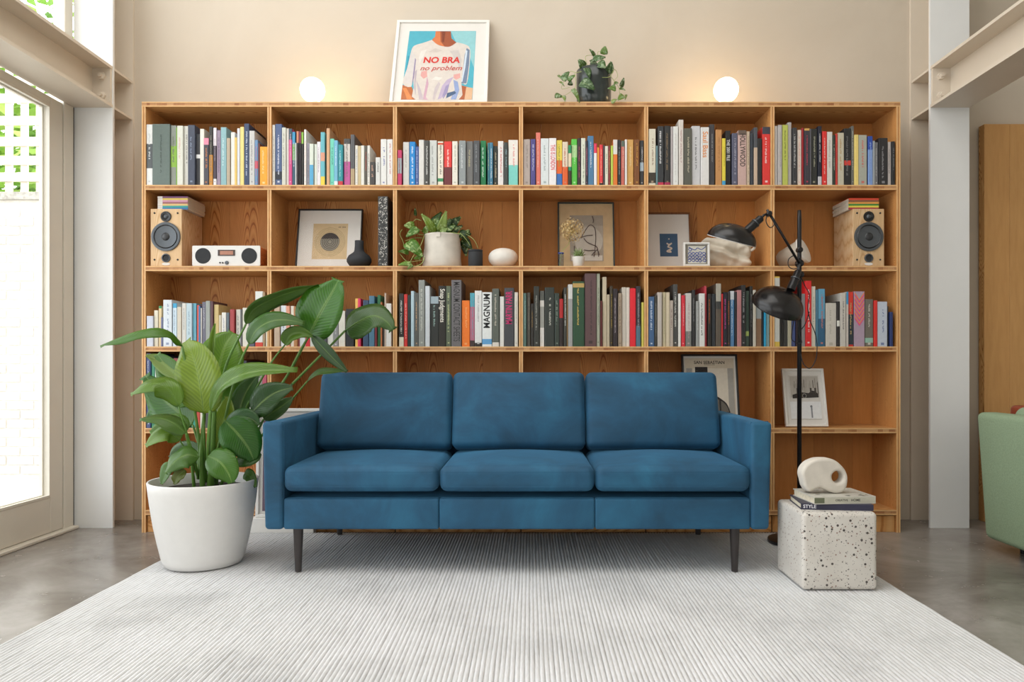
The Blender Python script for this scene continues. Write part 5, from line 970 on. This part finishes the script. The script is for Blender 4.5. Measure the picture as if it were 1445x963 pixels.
j1 = W(1085, 302, -.09); j0 = W(1128, 372, -.03); jt = W(1082.5, 296, -.09)
m = MB(); m.tube([tuple(jt), tuple(j0)], .0065, 10); m.build('upper_arm', M['black_metal'], rt, smooth='all')
m = MB(); m.tube(curve_pts([tuple(e1), tuple(e1+Vector((.012, 0, .012))), tuple(j1)], 6), .006, 8); m.build('knuckle', M['black_metal'], rt, smooth='all')
m = MB(); m.tube([tuple(e2), tuple(W(1126, 384, -.045)), tuple(W(1129, 366, -.02))], .0075, 10); m.build('lower_arm', M['black_metal'], rt, smooth='all')
for p, r in ((W(1128, 372, -.015), .018), (W(1129, 388, -.015), .016), (W(1085, 302, -.09), .013), (W(1128, 353, 0), .014)):
    m = MB(); m.lathe([(r*.7, -.018), (r, -.014), (r, .014), (r*.7, .018)], 16, tuple(p), Matrix.Rotation(PI/2, 3, 'X')); m.build('clamp_knob', M['black_metal'], rt, smooth=True)
def cable(pts): m = MB(); m.tube(curve_pts([tuple(W(*p)) for p in pts], 8), .0024, 6); m.build('cable', M['black_matt'], rt, smooth='all')
cable([(1084, 300, -.09), (1081, 312, -.1), (1086, 321, -.1), (1092, 318, -.09), (1091, 310, -.09)])
cable([(1121, 360, -.03), (1113, 366, -.04), (1113, 376, -.04), (1121, 380, -.04), (1130, 374, -.03), (1127, 362, -.02)])
cable([(1130, 390, -.02), (1136, 404, -.02), (1142, 416, -.02), (1140, 434, -.02), (1143, 452, -.02), (1150, 470, -.02), (1153, 488, -.02), (1151, 508, -.01), (1143, 520, -.01), (1134, 514, -.01), (1130, 500, -.01)])
cable([(1142, 440, -.02), (1136, 458, -.02), (1128, 470, -.02), (1131, 484, -.02), (1120, 482, -.02), (1117, 474, -.02), (1121, 448, -.03)])

# ------------------------------------------------------------------ books and sculpture on the cube
tx = (1178-UX)/F*(CD0+.14)
def flat_book(nm, label, c, sz, rz, z, cov, spine, text, tcol, tx0, tsz):
    rt = thing('book', label, 'book', (c[0], c[1], z), (0, 0, rz), 'books on the terrazzo cube'); a, b, t = sz
    m = MB(); m.box(-a/2, a/2, -b/2, b/2, 0, .003, 0, lin(cov)); m.box(-a/2, a/2, -b/2, b/2, t-.003, t, 0, lin(cov)); m.box(-a/2, a/2, -b/2, -b/2+.003, .003, t-.003, 0, lin(spine)); m.build('cover', M['print'], rt)
    m = MB(); m.box(-a/2+.004, a/2-.004, -b/2+.003, b/2-.004, .003, t-.003); m.build('pages', M['pages'], rt)
    m = MB()
    for tt, x, s, mw in text: add_text(m, tt, s, lin(tcol), (x*a, -b/2-.0004, t/2), (1, 0, 0), (0, 0, 1), mw, 0, .03)
    m.build('spine_title', M['print'], rt)
    return rt
cyc = cy0+.135
flat_book('book', 'dark blue hardback lying under the pale book on the terrazzo cube', (tx-.018, cyc+.01), (.275, .20, .024), math.radians(-7), TZ+.0004, '34344a', '34344a', [('STYLE', -.38, .013, .05)], 'e8e8ee', 0, .01)
rt = flat_book('book', 'pale grey hardback lying directly under the white sculpture', (tx-.004, cyc+.012), (.250, .20, .029), math.radians(4), TZ+.0248, 'c9c6bb', 'c3c1b0', [('CREATIVE', -.06, .008, .06), ('HOME', .17, .0095, .045)], '4a4a44', 0, .01)
m = MB()
rdx = random.Random(9)
for i in range(26):
    x = rdx.uniform(-.12, .11); y = rdx.uniform(-.095, .09); r = rdx.uniform(.006, .016); m.poly([(x+r*math.cos(k*1.05)*rdx.uniform(.5, 1.2), y+r*math.sin(k*1.05)*rdx.uniform(.5, 1.2), .0292+.00003*i) for k in range(6)], 0, lin(rdx.choice(['8a8478', 'b8b4a4', '6f7468', 'd8d6cc'])))
m.box(-.1255, -.085, -.1002, -.0995, .004, .025, 0, lin('6a7058'))
m.build('cover_print', M['print'], rt)['kind'] = 'stuff'
def bean():
    c = bpy.data.curves.new('bean', 'CURVE'); c.dimensions = '2D'; c.fill_mode = 'BOTH'; c.extrude = .016; c.bevel_depth = .012; c.bevel_resolution = 4; c.resolution_u = 10; c.offset = -.0115
    def sp(pts):
        s = c.splines.new('BEZIER'); s.bezier_points.add(len(pts)-1); s.use_cyclic_u = True
        for b, p in zip(s.bezier_points, pts): b.co = (p[0], p[1], 0); b.handle_left_type = b.handle_right_type = 'AUTO'
    k = 1/340
    sp([((u-1160)*k*.94, (697-v)*k*.95+.001) for u, v in ((1127, 677), (1125, 665), (1131, 654), (1143, 647), (1157, 645), (1172, 647), (1184, 655), (1192, 666), (1194, 680), (1189, 692), (1180, 696), (1168, 694), (1159, 690), (1152, 688), (1144, 691), (1136, 693), (1130, 687))])
    sp([((1179-1160)*k*.94+.0245*math.cos(a), (697-672)*k*.95+.0245*math.sin(a)) for a in (0, .785, 1.571, 2.356, 3.142, 3.927, 4.712, 5.498)])
    ob = bpy.data.objects.new('b', c); COL.objects.link(ob); dg = bpy.context.evaluated_depsgraph_get(); dg.update(); me = bpy.data.meshes.new_from_object(ob.evaluated_get(dg)); bpy.data.objects.remove(ob)
    me.materials.clear(); me.materials.append(M['plaster_art'])
    for p in me.polygons: p.use_smooth = True
    return me
sb = bpy.data.objects.new('bean_sculpture', bean()); COL.objects.link(sb)
zmin = min(v.co.y for v in sb.data.vertices); sb.rotation_euler = (PI/2, 0, math.radians(4)); sb.location = ((1160-UX)/F*(CD0+.14), cyc+.0, TZ+.0248+.0295-zmin)
tag(sb, 'white bean-shaped plaster sculpture with a round hole, resting on books', 'sculpture')
